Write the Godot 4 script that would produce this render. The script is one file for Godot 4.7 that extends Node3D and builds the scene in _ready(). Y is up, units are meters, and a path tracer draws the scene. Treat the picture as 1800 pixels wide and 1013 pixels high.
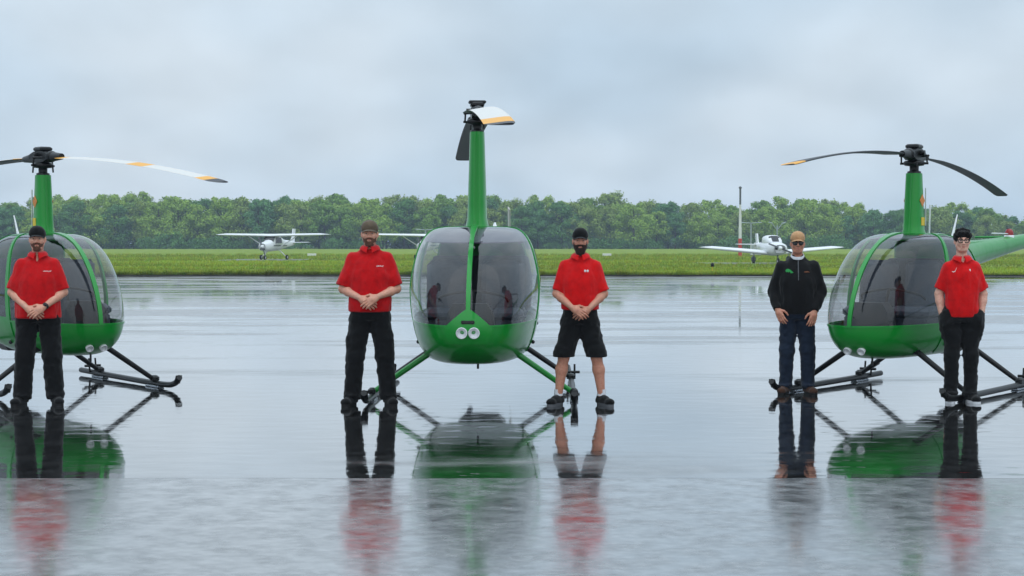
extends Node3D

# ------------------------------------------------------------------ numbers read from the photograph (metres)
const EYE := 1.625          # height of the lens above the apron
const FOCAL := 2900.0       # focal length in pixels of the 1800 px wide photograph
var M := {}                 # materials by name
var counts := {}

func _ready() -> void:
	# --- camera
	var cam := Camera3D.new()
	cam.name = "camera"
	cam.position = Vector3(0, EYE, 0)
	cam.rotation_degrees = Vector3(-1.57, 0, 0)
	cam.fov = 2.0 * rad_to_deg(atan(506.5 / FOCAL))
	cam.near = 0.1
	cam.far = 6000.0
	cam.current = true
	add_child(cam)
	# --- sky and exposure
	var env := Environment.new()
	env.background_mode = Environment.BG_SKY
	env.sky = Sky.new()
	env.sky.sky_material = overcast_sky()
	env.tonemap_mode = Environment.TONE_MAPPER_LINEAR
	env.tonemap_exposure = 1.0
	env.ambient_light_source = Environment.AMBIENT_SOURCE_SKY
	env.sdfgi_enabled = true
	env.ssao_enabled = true
	env.ssil_enabled = true
	env.fog_enabled = true
	env.fog_density = 0.00044
	env.fog_light_color = Color(0.76, 0.83, 0.91)
	var we := WorldEnvironment.new()
	we.name = "overcast_environment"
	we.environment = env
	add_child(we)
	# --- the sun behind thick cloud: high, behind the camera, very soft
	var sun := DirectionalLight3D.new()
	sun.name = "sun"
	sun.rotation_degrees = Vector3(-44, 14, 0)
	sun.light_energy = 0.27
	sun.light_color = Color(1.0, 0.97, 0.93)
	sun.light_angular_distance = 120.0
	sun.shadow_enabled = true
	sun.sky_mode = DirectionalLight3D.SKY_MODE_LIGHT_ONLY
	add_child(sun)
	make_materials()
	setting()
	helicopters()
	people()
	airplanes()
	field_things()
	wood()

# ------------------------------------------------------------------ sky: even cloud layer, CIE overcast rise towards the zenith
func overcast_sky() -> PanoramaSkyMaterial:
	var w := 1536
	var h := 768
	var im := Image.create(w, h, false, Image.FORMAT_RGBF)
	var n1 := FastNoiseLite.new()
	n1.seed = 11
	n1.frequency = 1.0
	n1.fractal_octaves = 5
	n1.domain_warp_enabled = true
	n1.domain_warp_amplitude = 0.35
	n1.domain_warp_frequency = 0.8
	var n2 := FastNoiseLite.new()
	n2.seed = 5
	n2.frequency = 0.35
	n2.fractal_octaves = 3
	var low := Color(0.605, 0.695, 0.785)
	for y in h:
		var el := PI * (0.5 - (y + 0.5) / h)
		if el < -0.01:
			im.fill_rect(Rect2i(0, y, w, 1), Color(0.30, 0.33, 0.36))
			continue
		var up := maxf(sin(el), 0.0)
		var gain := 1.0 + 1.5 * pow(up, 1.6) + 0.16 * exp(-maxf(el, 0.0) / 0.03)
		for x in w:
			var az := TAU * (x + 0.5) / w
			# a flat cloud base about one unit overhead, seen in perspective
			var d := 1.0 / (up + 0.38)
			var px := sin(az) * d
			var pz := cos(az) * d
			var a := n1.get_noise_2d(px * 4.2, pz * 4.2)
			var b := n2.get_noise_2d(px * 4.0 + 40.0, pz * 4.0)
			var v := gain * (1.0 + 0.12 * a + 0.12 * b)
			var warm := clampf(0.5 + 0.9 * b, 0.0, 1.0)
			im.set_pixel(x, y, Color(low.r * v * lerpf(0.87, 1.0, warm), low.g * v * lerpf(0.95, 1.0, warm), low.b * v * lerpf(1.0, 0.985, warm)))
	var m := PanoramaSkyMaterial.new()
	m.panorama = ImageTexture.create_from_image(im)
	return m

# ------------------------------------------------------------------ materials
func mat(key: String, c: Color, rough := 0.6, metal := 0.0, spec := 0.5) -> StandardMaterial3D:
	var m := StandardMaterial3D.new()
	m.resource_name = key
	m.albedo_color = c
	m.roughness = rough
	m.metallic = metal
	m.metallic_specular = spec
	M[key] = m
	return m

func noise_tex(seed_: int, freq: float, oct: int, ramp: Array, size := 512, kind := FastNoiseLite.TYPE_SIMPLEX_SMOOTH) -> NoiseTexture2D:
	var n := FastNoiseLite.new()
	n.seed = seed_
	n.noise_type = kind
	n.frequency = freq
	n.fractal_octaves = oct
	var t := NoiseTexture2D.new()
	t.width = size
	t.height = size
	t.seamless = true
	t.noise = n
	t.generate_mipmaps = false
	if ramp.size():
		var g := Gradient.new()
		var off := PackedFloat32Array()
		var col := PackedColorArray()
		for k in ramp:
			off.append(k[0])
			col.append(k[1])
		g.offsets = off
		g.colors = col
		t.color_ramp = g
	return t

func triplanar(m: StandardMaterial3D, scale_: Vector3, world := false) -> void:
	m.uv1_triplanar = true
	m.uv1_world_triplanar = world
	m.uv1_scale = scale_

func grey(v: float) -> Color:
	return Color(v, v, v)

func cloth(key: String, c: Color, c2: Color, seed_: int) -> StandardMaterial3D:
	var m := mat(key, Color.WHITE, 0.85, 0.0, 0.3)
	m.albedo_texture = noise_tex(seed_, 0.02, 5, [[0.0, c2], [0.45, c.lerp(c2, 0.3)], [1.0, c]], 256)
	m.heightmap_enabled = true
	m.heightmap_texture = noise_tex(seed_ + 1, 0.12, 2, [], 256)
	m.heightmap_scale = 0.08
	m.rim_enabled = true
	m.rim = 0.25
	m.rim_tint = 0.7
	triplanar(m, Vector3.ONE * 2.2)
	return m

func paint(key: String, c: Color) -> StandardMaterial3D:
	var m := mat(key, c, 0.45, 0.0, 0.35)
	m.clearcoat_enabled = true
	m.clearcoat = 0.5
	m.clearcoat_roughness = 0.08
	m.roughness_texture = noise_tex(hash(key) % 1000, 0.03, 4, [[0.0, grey(0.75)], [1.0, grey(1.0)]], 256)
	m.heightmap_enabled = true
	m.heightmap_texture = noise_tex(31, 0.006, 2, [], 256)
	m.heightmap_scale = 0.05
	triplanar(m, Vector3.ONE * 0.7)
	return m

# three pictures for the apron sheet (64 m by 69 m): colour, roughness, ripples
func apron_maps() -> Array:
	var n := FastNoiseLite.new()
	n.seed = 8
	n.frequency = 0.012
	n.fractal_octaves = 6
	n.fractal_gain = 0.55
	var wide := n.get_image(512, 2048)
	wide.resize(2048, 2048, Image.INTERPOLATE_CUBIC)
	var src := wide.get_data()
	n.seed = 9
	n.frequency = 0.09
	n.fractal_octaves = 4
	var fine := n.get_image(2048, 2048).get_data()
	var rough := PackedByteArray()
	rough.resize(src.size())
	var film := PackedByteArray()
	film.resize(src.size())
	var tone := PackedByteArray()
	tone.resize(src.size())
	for y in 2048:
		var d := 11.2 + 69.0 * y / 2047.0
		var dry := smoothstep(15.0, 42.0, d)      # how far the water has run off here
		var lut_r := PackedByteArray()
		var lut_t := PackedByteArray()
		var lut_f := PackedByteArray()
		for k in 256:
			var v := clampf((k / 255.0 - 0.5) * 2.4 + 0.12 + (dry - 0.5) * 0.95, 0.0, 1.0)
			v = v * v * (3.0 - 2.0 * v)
			lut_r.append(int(255.0 * lerpf(0.035, 0.36, v)))
			lut_f.append(int(255.0 * lerpf(1.0, 0.22, v)))
			lut_t.append(int(255.0 * lerpf(0.18, 0.50, v)))
		var i := y * 2048
		for x in 2048:
			var s := src[i]
			rough[i] = lut_r[s]
			film[i] = lut_f[s]
			tone[i] = clampi(lut_t[s] + ((fine[i] - 128) >> 2), 0, 255)
			i += 1
	n.seed = 10
	n.frequency = 0.10
	n.fractal_octaves = 4
	n.fractal_gain = 0.45
	var rip := n.get_image(1024, 2048)
	rip.resize(2048, 2048, Image.INTERPOLATE_CUBIC)
	return [ImageTexture.create_from_image(Image.create_from_data(2048, 2048, false, Image.FORMAT_L8, tone)), ImageTexture.create_from_image(Image.create_from_data(2048, 2048, false, Image.FORMAT_L8, rough)), ImageTexture.create_from_image(rip), ImageTexture.create_from_image(Image.create_from_data(2048, 2048, false, Image.FORMAT_L8, film))]

func make_materials() -> void:
	# wet pavement: standing water behind the joint, breaking up into damp streaks further out
	var f := mat("wet_apron", Color.WHITE, 1.0, 0.0, 0.70)
	var maps := apron_maps()
	f.albedo_texture = maps[0]
	f.roughness_texture = maps[1]
	f.heightmap_enabled = true
	f.heightmap_texture = maps[2]
	f.heightmap_scale = 0.42
	f.clearcoat_enabled = true
	f.clearcoat = 1.0
	f.clearcoat_texture = maps[3]
	f.clearcoat_roughness = 0.035
	# rougher, patchily wet slab in front of the joint
	var b := mat("near_slab", Color.WHITE, 1.0, 0.0, 0.70)
	b.albedo_texture = noise_tex(4, 0.05, 8, [[0.0, Color(0.28, 0.285, 0.29)], [0.5, Color(0.40, 0.405, 0.41)], [1.0, Color(0.54, 0.543, 0.546)]], 1024)
	b.roughness_texture = noise_tex(9, 0.016, 8, [[0.0, grey(0.08)], [0.30, grey(0.15)], [0.60, grey(0.25)], [1.0, grey(0.33)]], 1024)
	b.heightmap_enabled = true
	b.heightmap_texture = noise_tex(22, 0.06, 5, [], 1024)
	b.heightmap_scale = 0.008
	b.clearcoat_enabled = true
	b.clearcoat = 1.0
	b.clearcoat_texture = noise_tex(9, 0.016, 8, [[0.0, grey(1.0)], [0.30, grey(0.80)], [0.62, grey(0.50)], [1.0, grey(0.38)]], 1024)
	b.clearcoat_roughness = 0.10
	triplanar(b, Vector3(1.0 / 6.0, 0.1, 1.0 / 5.0), true)
	mat("joint_sealant", Color(0.10, 0.105, 0.11), 0.35)
	var g := mat("grass_sheet", Color.WHITE, 0.9, 0.0, 0.3)
	g.albedo_texture = noise_tex(14, 0.02, 6, [[0.0, Color(0.30, 0.38, 0.10)], [0.35, Color(0.42, 0.50, 0.13)], [0.7, Color(0.50, 0.57, 0.16)], [1.0, Color(0.56, 0.59, 0.24)]], 1024)
	triplanar(g, Vector3(1.0 / 70.0, 0.1, 1.0 / 45.0), true)
	var gb := mat("grass_blades", Color(0.54, 0.61, 0.22), 0.8, 0.0, 0.3)
	gb.vertex_color_use_as_albedo = true
	gb.backlight_enabled = true
	gb.backlight = Color(0.3, 0.4, 0.1)
	mat("soil_edge", Color(0.14, 0.14, 0.10), 0.9)
	var tx := mat("taxi_concrete", Color.WHITE, 0.8, 0.0, 0.5)
	tx.albedo_texture = noise_tex(17, 0.03, 5, [[0.0, Color(0.40, 0.42, 0.38)], [1.0, Color(0.52, 0.53, 0.48)]], 512)
	triplanar(tx, Vector3(0.06, 0.1, 0.12), true)
	var far := mat("far_ground", Color.WHITE, 0.9)
	far.albedo_texture = noise_tex(18, 0.03, 4, [[0.0, Color(0.17, 0.24, 0.10)], [1.0, Color(0.26, 0.32, 0.13)]], 256)
	triplanar(far, Vector3(0.01, 0.1, 0.01), true)
	# helicopters
	paint("green_paint", Color(0.0, 0.53, 0.155))
	mat("reflector_white", Color(0.86, 0.87, 0.88), 0.25, 0.2)
	paint("white_paint", Color(0.86, 0.87, 0.88))
	paint("red_trim", Color(0.65, 0.10, 0.10))
	mat("black_metal", Color(0.055, 0.06, 0.065), 0.38, 0.3)
	mat("rubber", Color(0.05, 0.05, 0.055), 0.75)
	mat("dark_grip", Color(0.09, 0.09, 0.10), 0.6)
	var st := mat("steel", Color(0.55, 0.57, 0.60), 0.32, 0.9)
	st.roughness_texture = noise_tex(51, 0.05, 4, [[0.0, grey(0.7)], [1.0, grey(1.0)]], 256)
	triplanar(st, Vector3.ONE * 3.0)
	mat("chrome", Color(0.80, 0.82, 0.85), 0.12, 1.0)
	var gl := mat("glass", Color(0.04, 0.042, 0.06, 0.20), 0.015, 0.0, 0.5)
	gl.transparency = BaseMaterial3D.TRANSPARENCY_ALPHA
	var cg := mat("clear_glass", Color(0.75, 0.8, 0.85, 0.05), 0.02, 0.0, 0.5)
	cg.transparency = BaseMaterial3D.TRANSPARENCY_ALPHA
	var sp := mat("spectacle_lens", Color(0.75, 0.8, 0.85, 0.03), 0.02, 0.0, 0.12)
	sp.transparency = BaseMaterial3D.TRANSPARENCY_ALPHA
	mat("headliner", Color(0.38, 0.38, 0.43), 0.9)
	var seat := mat("seat_leather", Color.WHITE, 0.55)
	seat.albedo_texture = noise_tex(61, 0.06, 4, [[0.0, Color(0.11, 0.14, 0.19)], [1.0, Color(0.18, 0.22, 0.28)]], 256)
	triplanar(seat, Vector3.ONE * 2.0)
	mat("cabin_trim", Color(0.10, 0.115, 0.14), 0.7)
	mat("maroon_carpet", Color(0.26, 0.08, 0.10), 0.9)
	mat("blade_white", Color(0.80, 0.79, 0.77), 0.45)
	mat("blade_yellow", Color(0.88, 0.62, 0.12), 0.45)
	mat("blade_dark", Color(0.13, 0.15, 0.18), 0.5)
	mat("beacon_red", Color(0.55, 0.04, 0.06), 0.15)
	mat("placard_yellow", Color(0.85, 0.72, 0.18), 0.5)
	mat("placard_amber", Color(0.80, 0.50, 0.22), 0.5)
	mat("placard_white", Color(0.85, 0.86, 0.86), 0.5)
	# people
	for k in [["skin_a", Color(0.80, 0.58, 0.48)], ["skin_b", Color(0.82, 0.61, 0.52)], ["skin_c", Color(0.77, 0.55, 0.46)], ["skin_d", Color(0.87, 0.68, 0.60)]]:
		var s := mat(k[0], Color.WHITE, 0.5, 0.0, 0.45)
		var c: Color = k[1]
		s.albedo_texture = noise_tex(hash(k[0]) % 997, 0.03, 4, [[0.0, Color(c.r * 0.90, c.g * 0.82, c.b * 0.80)], [0.6, c], [1.0, Color(c.r * 1.03, c.g * 1.0, c.b * 0.98)]], 256)
		s.subsurf_scatter_enabled = true
		s.subsurf_scatter_strength = 0.15
		triplanar(s, Vector3.ONE * 4.0)
	cloth("red_knit", Color(0.77, 0.02, 0.05), Color(0.62, 0.01, 0.035), 70)
	cloth("red_knit_light", Color(0.82, 0.03, 0.045), Color(0.70, 0.015, 0.03), 71)
	cloth("black_twill", Color(0.050, 0.052, 0.060), Color(0.030, 0.032, 0.038), 72)
	cloth("black_fleece", Color(0.048, 0.048, 0.055), Color(0.032, 0.032, 0.038), 73)
	cloth("blue_denim", Color(0.115, 0.16, 0.23), Color(0.075, 0.11, 0.17), 74)
	cloth("olive_canvas", Color(0.40, 0.35, 0.29), Color(0.31, 0.27, 0.22), 75)
	cloth("tan_canvas", Color(0.76, 0.60, 0.44), Color(0.66, 0.50, 0.36), 76)
	cloth("white_cotton", Color(0.86, 0.87, 0.89), Color(0.78, 0.79, 0.82), 77)
	cloth("brown_suede", Color(0.30, 0.20, 0.15), Color(0.22, 0.15, 0.12), 78)
	cloth("black_hair", Color(0.055, 0.045, 0.045), Color(0.03, 0.026, 0.027), 79)
	cloth("dark_beard", Color(0.20, 0.14, 0.115), Color(0.12, 0.085, 0.07), 80)
	cloth("brown_beard", Color(0.42, 0.29, 0.23), Color(0.30, 0.20, 0.16), 81)
	mat("eye_white", Color(0.62, 0.59, 0.56), 0.2)
	mat("eye_dark", Color(0.08, 0.06, 0.05), 0.15)
	mat("lens_dark", Color(0.03, 0.03, 0.035), 0.06)
	mat("lip", Color(0.66, 0.36, 0.33), 0.5)
	mat("thread_white", Color(0.88, 0.86, 0.86), 0.7)
	mat("thread_green", Color(0.16, 0.62, 0.30), 0.7)
	mat("thread_orange", Color(0.62, 0.38, 0.26), 0.7)
	# background
	for k in [["leaf_light", Color(0.55, 0.66, 0.27)], ["leaf_mid", Color(0.45, 0.58, 0.24)], ["leaf_dark", Color(0.33, 0.49, 0.25)], ["leaf_olive", Color(0.52, 0.6, 0.29)], ["leaf_blue", Color(0.36, 0.53, 0.32)]]:
		var l := mat(k[0], k[1], 0.7, 0.0, 0.3)
		l.vertex_color_use_as_albedo = true
		l.backlight_enabled = true
		l.backlight = Color(k[1].r * 0.5, k[1].g * 0.5, k[1].b * 0.4)
	var bk := mat("bark", Color.WHITE, 0.95)
	bk.albedo_texture = noise_tex(90, 0.05, 4, [[0.0, Color(0.18, 0.15, 0.12)], [1.0, Color(0.32, 0.28, 0.24)]], 256)
	triplanar(bk, Vector3(2, 0.6, 2))
	mat("mast_red", Color(0.72, 0.25, 0.22), 0.6)
	mat("mast_white", Color(0.84, 0.84, 0.84), 0.6)
	mat("mast_grey", Color(0.35, 0.36, 0.38), 0.6)
	mat("galvanised", Color(0.62, 0.66, 0.68), 0.45, 0.6)
	mat("sign_yellow", Color(0.75, 0.66, 0.15), 0.6)

# ------------------------------------------------------------------ naming and tagging
func numbered(called: String) -> String:
	var n: int = counts.get(called, 0)
	counts[called] = n + 1
	return called if n == 0 else "%s_%03d" % [called, n]

func tag(o: Node3D, label: String, category := "", group := "", kind := "") -> Node3D:
	if label: o.set_meta("label", label)
	if category: o.set_meta("category", category)
	if group: o.set_meta("group", group)
	if kind: o.set_meta("kind", kind)
	return o

func thing(called: String, at: Vector3, turn := 0.0) -> Node3D:
	var o := Node3D.new()
	o.name = numbered(called)
	o.position = at
	o.rotation.y = turn
	add_child(o)
	return o

func part(called: String, mesh: Mesh, material: Variant, parent: Node3D) -> MeshInstance3D:
	var o := MeshInstance3D.new()
	o.name = called
	var twin := 0
	while parent.has_node(NodePath(o.name)):
		twin += 1
		o.name = "%s_%03d" % [called, twin]
	o.mesh = mesh
	if material is String:
		o.material_override = M[material]
	elif material is Array:
		for k in material.size():
			o.set_surface_override_material(k, M[material[k]])
	parent.add_child(o)
	return o

func group_part(called: String, parent: Node3D, at := Vector3.ZERO) -> Node3D:
	var o := Node3D.new()
	o.name = called
	var twin := 0
	while parent.has_node(NodePath(o.name)):
		twin += 1
		o.name = "%s_%03d" % [called, twin]
	o.position = at
	parent.add_child(o)
	return o

func structure(called: String, mesh: Mesh, material: String, label: String) -> MeshInstance3D:
	var o := MeshInstance3D.new()
	o.name = numbered(called)
	o.mesh = mesh
	o.material_override = M[material]
	add_child(o)
	tag(o, label, "", "", "structure")
	return o

# where a photograph pixel lands at a given depth
func px(x: float, depth: float) -> float:
	return (x - 900.0) / FOCAL * depth

func depth_of(y: float) -> float:
	return EYE * FOCAL / (y - 427.0)

# ------------------------------------------------------------------ mesh builder
class B:
	var st := SurfaceTool.new()
	func _init() -> void:
		st.begin(Mesh.PRIMITIVE_TRIANGLES)
		st.set_smooth_group(0)
	func smooth(on: bool) -> void:
		st.set_smooth_group(0 if on else 4294967295)
	func tri(a: Vector3, b: Vector3, c: Vector3) -> void:
		st.add_vertex(a); st.add_vertex(b); st.add_vertex(c)
	func quad(a: Vector3, b: Vector3, c: Vector3, d: Vector3) -> void:
		tri(a, b, c)
		tri(a, c, d)
	func grid(rows: Array, close_u := false, flip := false) -> void:
		for i in rows.size() - 1:
			var r: PackedVector3Array = rows[i]
			var q: PackedVector3Array = rows[i + 1]
			var n := r.size()
			for j in (n if close_u else n - 1):
				var k := (j + 1) % n
				if flip:
					quad(r[j], q[j], q[k], r[k])
				else:
					quad(r[j], r[k], q[k], q[j])
	func fan(ring: PackedVector3Array, centre: Vector3, flip := false) -> void:
		for j in ring.size():
			var k := (j + 1) % ring.size()
			if flip: tri(ring[k], ring[j], centre)
			else: tri(ring[j], ring[k], centre)
	# rings of points along a path (each ring an ellipse in the plane across it)
	func tube(path: PackedVector3Array, radii: PackedFloat32Array, seg := 10, capped := true, flat := 1.0, hint := Vector3.UP) -> void:
		var rows := []
		for i in path.size():
			var d := (path[mini(i + 1, path.size() - 1)] - path[maxi(i - 1, 0)]).normalized()
			var h := hint if absf(d.dot(hint)) < 0.95 else Vector3(1, 0, 0)
			var s := d.cross(h).normalized()
			var u := s.cross(d)
			var ring := PackedVector3Array()
			for j in seg:
				var an := TAU * j / seg
				ring.append(path[i] + (s * cos(an) + u * sin(an) * flat) * radii[mini(i, radii.size() - 1)])
			rows.append(ring)
		grid(rows, true, true)
		if capped:
			smooth(false)
			fan(rows[0], path[0], true)
			fan(rows[-1], path[-1], false)
			smooth(true)
	func rod(a: Vector3, b: Vector3, r: float, seg := 8) -> void:
		tube(PackedVector3Array([a, b]), PackedFloat32Array([r, r]), seg)
	# profile of [radius, y] turned about the y axis
	func lathe(prof: Array, seg := 20, at := Vector3.ZERO, sx := 1.0, sz := 1.0) -> void:
		var rows := []
		for p in prof:
			var ring := PackedVector3Array()
			for j in seg:
				var an := TAU * j / seg
				ring.append(at + Vector3(cos(an) * p[0] * sx, p[1], sin(an) * p[0] * sz))
			rows.append(ring)
		grid(rows, true, false)
	func ball(c: Vector3, r: Vector3, seg := 12) -> void:
		var prof := []
		for i in seg / 2 + 1:
			var t := -PI / 2 + PI * i / (seg / 2)
			prof.append([cos(t), sin(t)])
		var rows := []
		for p in prof:
			var ring := PackedVector3Array()
			for j in seg:
				var an := TAU * j / seg
				ring.append(c + Vector3(cos(an) * p[0] * r.x, p[1] * r.y, sin(an) * p[0] * r.z))
			rows.append(ring)
		grid(rows, true, false)
	# bevelled box
	func box(c: Vector3, s: Vector3, bev := 0.01, basis := Basis.IDENTITY) -> void:
		smooth(false)
		var h := s * 0.5
		bev = minf(bev, minf(h.x, minf(h.y, h.z)) * 0.9)
		var rows := []
		for lay in [[-h.y, bev], [-h.y + bev, 0.0], [h.y - bev, 0.0], [h.y, bev]]:
			var ring := PackedVector3Array()
			var ax: float = h.x - lay[1]
			var az: float = h.z - lay[1]
			for q in [[-ax, -az + bev], [-ax + bev, -az], [ax - bev, -az], [ax, -az + bev], [ax, az - bev], [ax - bev, az], [-ax + bev, az], [-ax, az - bev]]:
				ring.append(c + basis * Vector3(q[0], lay[0], q[1]))
			rows.append(ring)
		grid(rows, true, false)
		fan(rows[0], c + basis * Vector3(0, -h.y, 0), true)
		fan(rows[3], c + basis * Vector3(0, h.y, 0), false)
		smooth(true)
	# sheet of points thickened along its normal
	func sheet(rows: Array, thick: float) -> void:
		var back := []
		for i in rows.size():
			var line := PackedVector3Array()
			for j in rows[i].size():
				var du: Vector3 = rows[i][mini(j + 1, rows[i].size() - 1)] - rows[i][maxi(j - 1, 0)]
				var dv: Vector3 = rows[mini(i + 1, rows.size() - 1)][j] - rows[maxi(i - 1, 0)][j]
				line.append(rows[i][j] + du.cross(dv).normalized() * thick)
			back.append(line)
		grid(rows, false, false)
		grid(back, false, true)
		smooth(false)
		var n: int = rows[0].size()
		for j in n - 1:
			quad(rows[0][j], back[0][j], back[0][j + 1], rows[0][j + 1])
			quad(rows[-1][j], rows[-1][j + 1], back[-1][j + 1], back[-1][j])
		for i in rows.size() - 1:
			quad(rows[i][0], rows[i + 1][0], back[i + 1][0], back[i][0])
			quad(rows[i][n - 1], back[i][n - 1], back[i + 1][n - 1], rows[i + 1][n - 1])
		smooth(true)
	# outline in the xy plane given depth along z
	func slab(poly: PackedVector2Array, z0: float, z1: float, basis := Basis.IDENTITY, at := Vector3.ZERO) -> void:
		smooth(false)
		var idx := Geometry2D.triangulate_polygon(poly)
		for i in range(0, idx.size(), 3):
			var a := poly[idx[i]]
			var b := poly[idx[i + 1]]
			var c := poly[idx[i + 2]]
			if (b - a).cross(c - a) < 0.0:
				var t := b
				b = c
				c = t
			tri(at + basis * Vector3(a.x, a.y, z1), at + basis * Vector3(c.x, c.y, z1), at + basis * Vector3(b.x, b.y, z1))
			tri(at + basis * Vector3(a.x, a.y, z0), at + basis * Vector3(b.x, b.y, z0), at + basis * Vector3(c.x, c.y, z0))
		var cw := Geometry2D.is_polygon_clockwise(poly)
		for i in poly.size():
			var p := poly[i]
			var q := poly[(i + 1) % poly.size()]
			if cw:
				var t2 := p
				p = q
				q = t2
			quad(at + basis * Vector3(p.x, p.y, z0), at + basis * Vector3(p.x, p.y, z1), at + basis * Vector3(q.x, q.y, z1), at + basis * Vector3(q.x, q.y, z0))
		smooth(true)
	func done() -> ArrayMesh:
		st.generate_normals()
		return st.commit()

# several builders as the surfaces of one mesh
func joined(list: Array, mats: Array) -> ArrayMesh:
	var m := ArrayMesh.new()
	for k in list.size():
		list[k].st.generate_normals()
		var arr: Array = list[k].st.commit_to_arrays()
		if arr[Mesh.ARRAY_VERTEX] == null or arr[Mesh.ARRAY_VERTEX].size() == 0: continue
		m.add_surface_from_arrays(Mesh.PRIMITIVE_TRIANGLES, arr)
		m.surface_set_material(m.get_surface_count() - 1, M[mats[k]])
	return m

# smooth curve through points
func curve(pts: Array, per := 6) -> PackedVector3Array:
	var out := PackedVector3Array()
	for i in pts.size() - 1:
		var a: Vector3 = pts[maxi(i - 1, 0)]
		var b: Vector3 = pts[i]
		var c: Vector3 = pts[i + 1]
		var d: Vector3 = pts[mini(i + 2, pts.size() - 1)]
		for k in per:
			out.append(b.cubic_interpolate(c, a, d, float(k) / per))
	out.append(pts[-1])
	return out

# ------------------------------------------------------------------ distance field on a grid, meshed as surface nets
class Field:
	var o: Vector3
	var h: float
	var nx: int
	var ny: int
	var nz: int
	var f: PackedFloat32Array
	func _init(lo: Vector3, hi: Vector3, cell: float) -> void:
		o = lo
		h = cell
		nx = int(ceil((hi.x - lo.x) / cell)) + 1
		ny = int(ceil((hi.y - lo.y) / cell)) + 1
		nz = int(ceil((hi.z - lo.z) / cell)) + 1
		f.resize(nx * ny * nz)
		f.fill(1.0)
	func box_of(lo: Vector3, hi: Vector3) -> PackedInt32Array:
		return PackedInt32Array([maxi(0, int((lo.x - o.x) / h)), mini(nx - 1, int((hi.x - o.x) / h) + 1), maxi(0, int((lo.y - o.y) / h)), mini(ny - 1, int((hi.y - o.y) / h) + 1), maxi(0, int((lo.z - o.z) / h)), mini(nz - 1, int((hi.z - o.z) / h) + 1)])
	func cap(a: Vector3, b: Vector3, ra: float, rb: float, k := 0.02, flat_end := false) -> void:
		var m := maxf(ra, rb) + k + 2.5 * h
		var mm := Vector3(m, m, m)
		var r := box_of(a.min(b) - mm, a.max(b) + mm)
		var ab := b - a
		var l2 := maxf(ab.length_squared(), 1e-9)
		var dir := ab / sqrt(l2)
		var len_ := sqrt(l2)
		for z in range(r[4], r[5] + 1):
			for y in range(r[2], r[3] + 1):
				var i := (z * ny + y) * nx + r[0]
				for x in range(r[0], r[1] + 1):
					var p := o + Vector3(x, y, z) * h - a
					var t := clampf(p.dot(ab) / l2, 0.0, 1.0)
					var d := (p - ab * t).length() - lerpf(ra, rb, t)
					if flat_end:
						d = maxf(d, p.dot(dir) - len_)
					var e := f[i]
					var q := maxf(k - absf(d - e), 0.0) / k
					f[i] = minf(d, e) - q * q * k * 0.25
					i += 1
	func ell(c: Vector3, rad: Vector3, k := 0.02, basis := Basis.IDENTITY, carve := false) -> void:
		var m := maxf(rad.x, maxf(rad.y, rad.z)) + k + 2.5 * h
		var mm := Vector3(m, m, m)
		var r := box_of(c - mm, c + mm)
		var inv := basis.transposed()
		for z in range(r[4], r[5] + 1):
			for y in range(r[2], r[3] + 1):
				var i := (z * ny + y) * nx + r[0]
				for x in range(r[0], r[1] + 1):
					var p := inv * (o + Vector3(x, y, z) * h - c) / rad
					var k0 := p.length()
					var k1 := (p / rad).length()
					var d := k0 * (k0 - 1.0) / maxf(k1, 1e-6)
					var e := f[i]
					if carve:
						d = -d
						var qc := maxf(k - absf(d - e), 0.0) / k
						f[i] = maxf(d, e) + qc * qc * k * 0.25
					else:
						var q := maxf(k - absf(d - e), 0.0) / k
						f[i] = minf(d, e) - q * q * k * 0.25
					i += 1
	# body of stacked superellipses: rows of [y, half width, half depth, centre z, centre x]
	func loft(rows: Array, k := 0.02, power := 2.4) -> void:
		var y0: float = rows[0][0]
		var y1: float = rows[-1][0]
		var wmax := 0.0
		for q in rows:
			wmax = maxf(wmax, maxf(q[1], q[2]) + absf(q[3]))
		var m := wmax + k + 2.5 * h
		var r := box_of(Vector3(-m, y0 - k - 2.5 * h, -m), Vector3(m, y1 + k + 2.5 * h, m))
		for y in range(r[2], r[3] + 1):
			var wy := o.y + y * h
			var cy := clampf(wy, y0, y1)
			var s := 0
			while s < rows.size() - 2 and cy > rows[s + 1][0]:
				s += 1
			var t: float = (cy - rows[s][0]) / (rows[s + 1][0] - rows[s][0])
			var v := [0.0, 0.0, 0.0, 0.0]
			for c in 4:
				var va: float = rows[maxi(s - 1, 0)][c + 1]
				var vb: float = rows[s][c + 1]
				var vc: float = rows[s + 1][c + 1]
				var vd: float = rows[mini(s + 2, rows.size() - 1)][c + 1]
				v[c] = cubic_interpolate(vb, vc, va, vd, t)
			var w: float = v[0]
			var dd: float = v[1]
			var cz: float = v[2]
			var cx: float = v[3]
			var mn := minf(w, dd)
			var over := maxf(wy - y1, y0 - wy)
			for z in range(r[4], r[5] + 1):
				var i := (z * ny + y) * nx + r[0]
				var pz := pow(absf(o.z + z * h - cz) / dd, power)
				for x in range(r[0], r[1] + 1):
					var d := (pow(pow(absf(o.x + x * h - cx) / w, power) + pz, 1.0 / power) - 1.0) * mn
					d = maxf(d, over)
					var e := f[i]
					var q := maxf(k - absf(d - e), 0.0) / k
					f[i] = minf(d, e) - q * q * k * 0.25
					i += 1
	func cut(n: Vector3, at: Vector3) -> void:      # removes what lies on n's side
		for z in nz:
			for y in ny:
				var i := (z * ny + y) * nx
				for x in nx:
					var d := n.dot(o + Vector3(x, y, z) * h - at)
					if d > f[i]: f[i] = d
					i += 1
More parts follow.
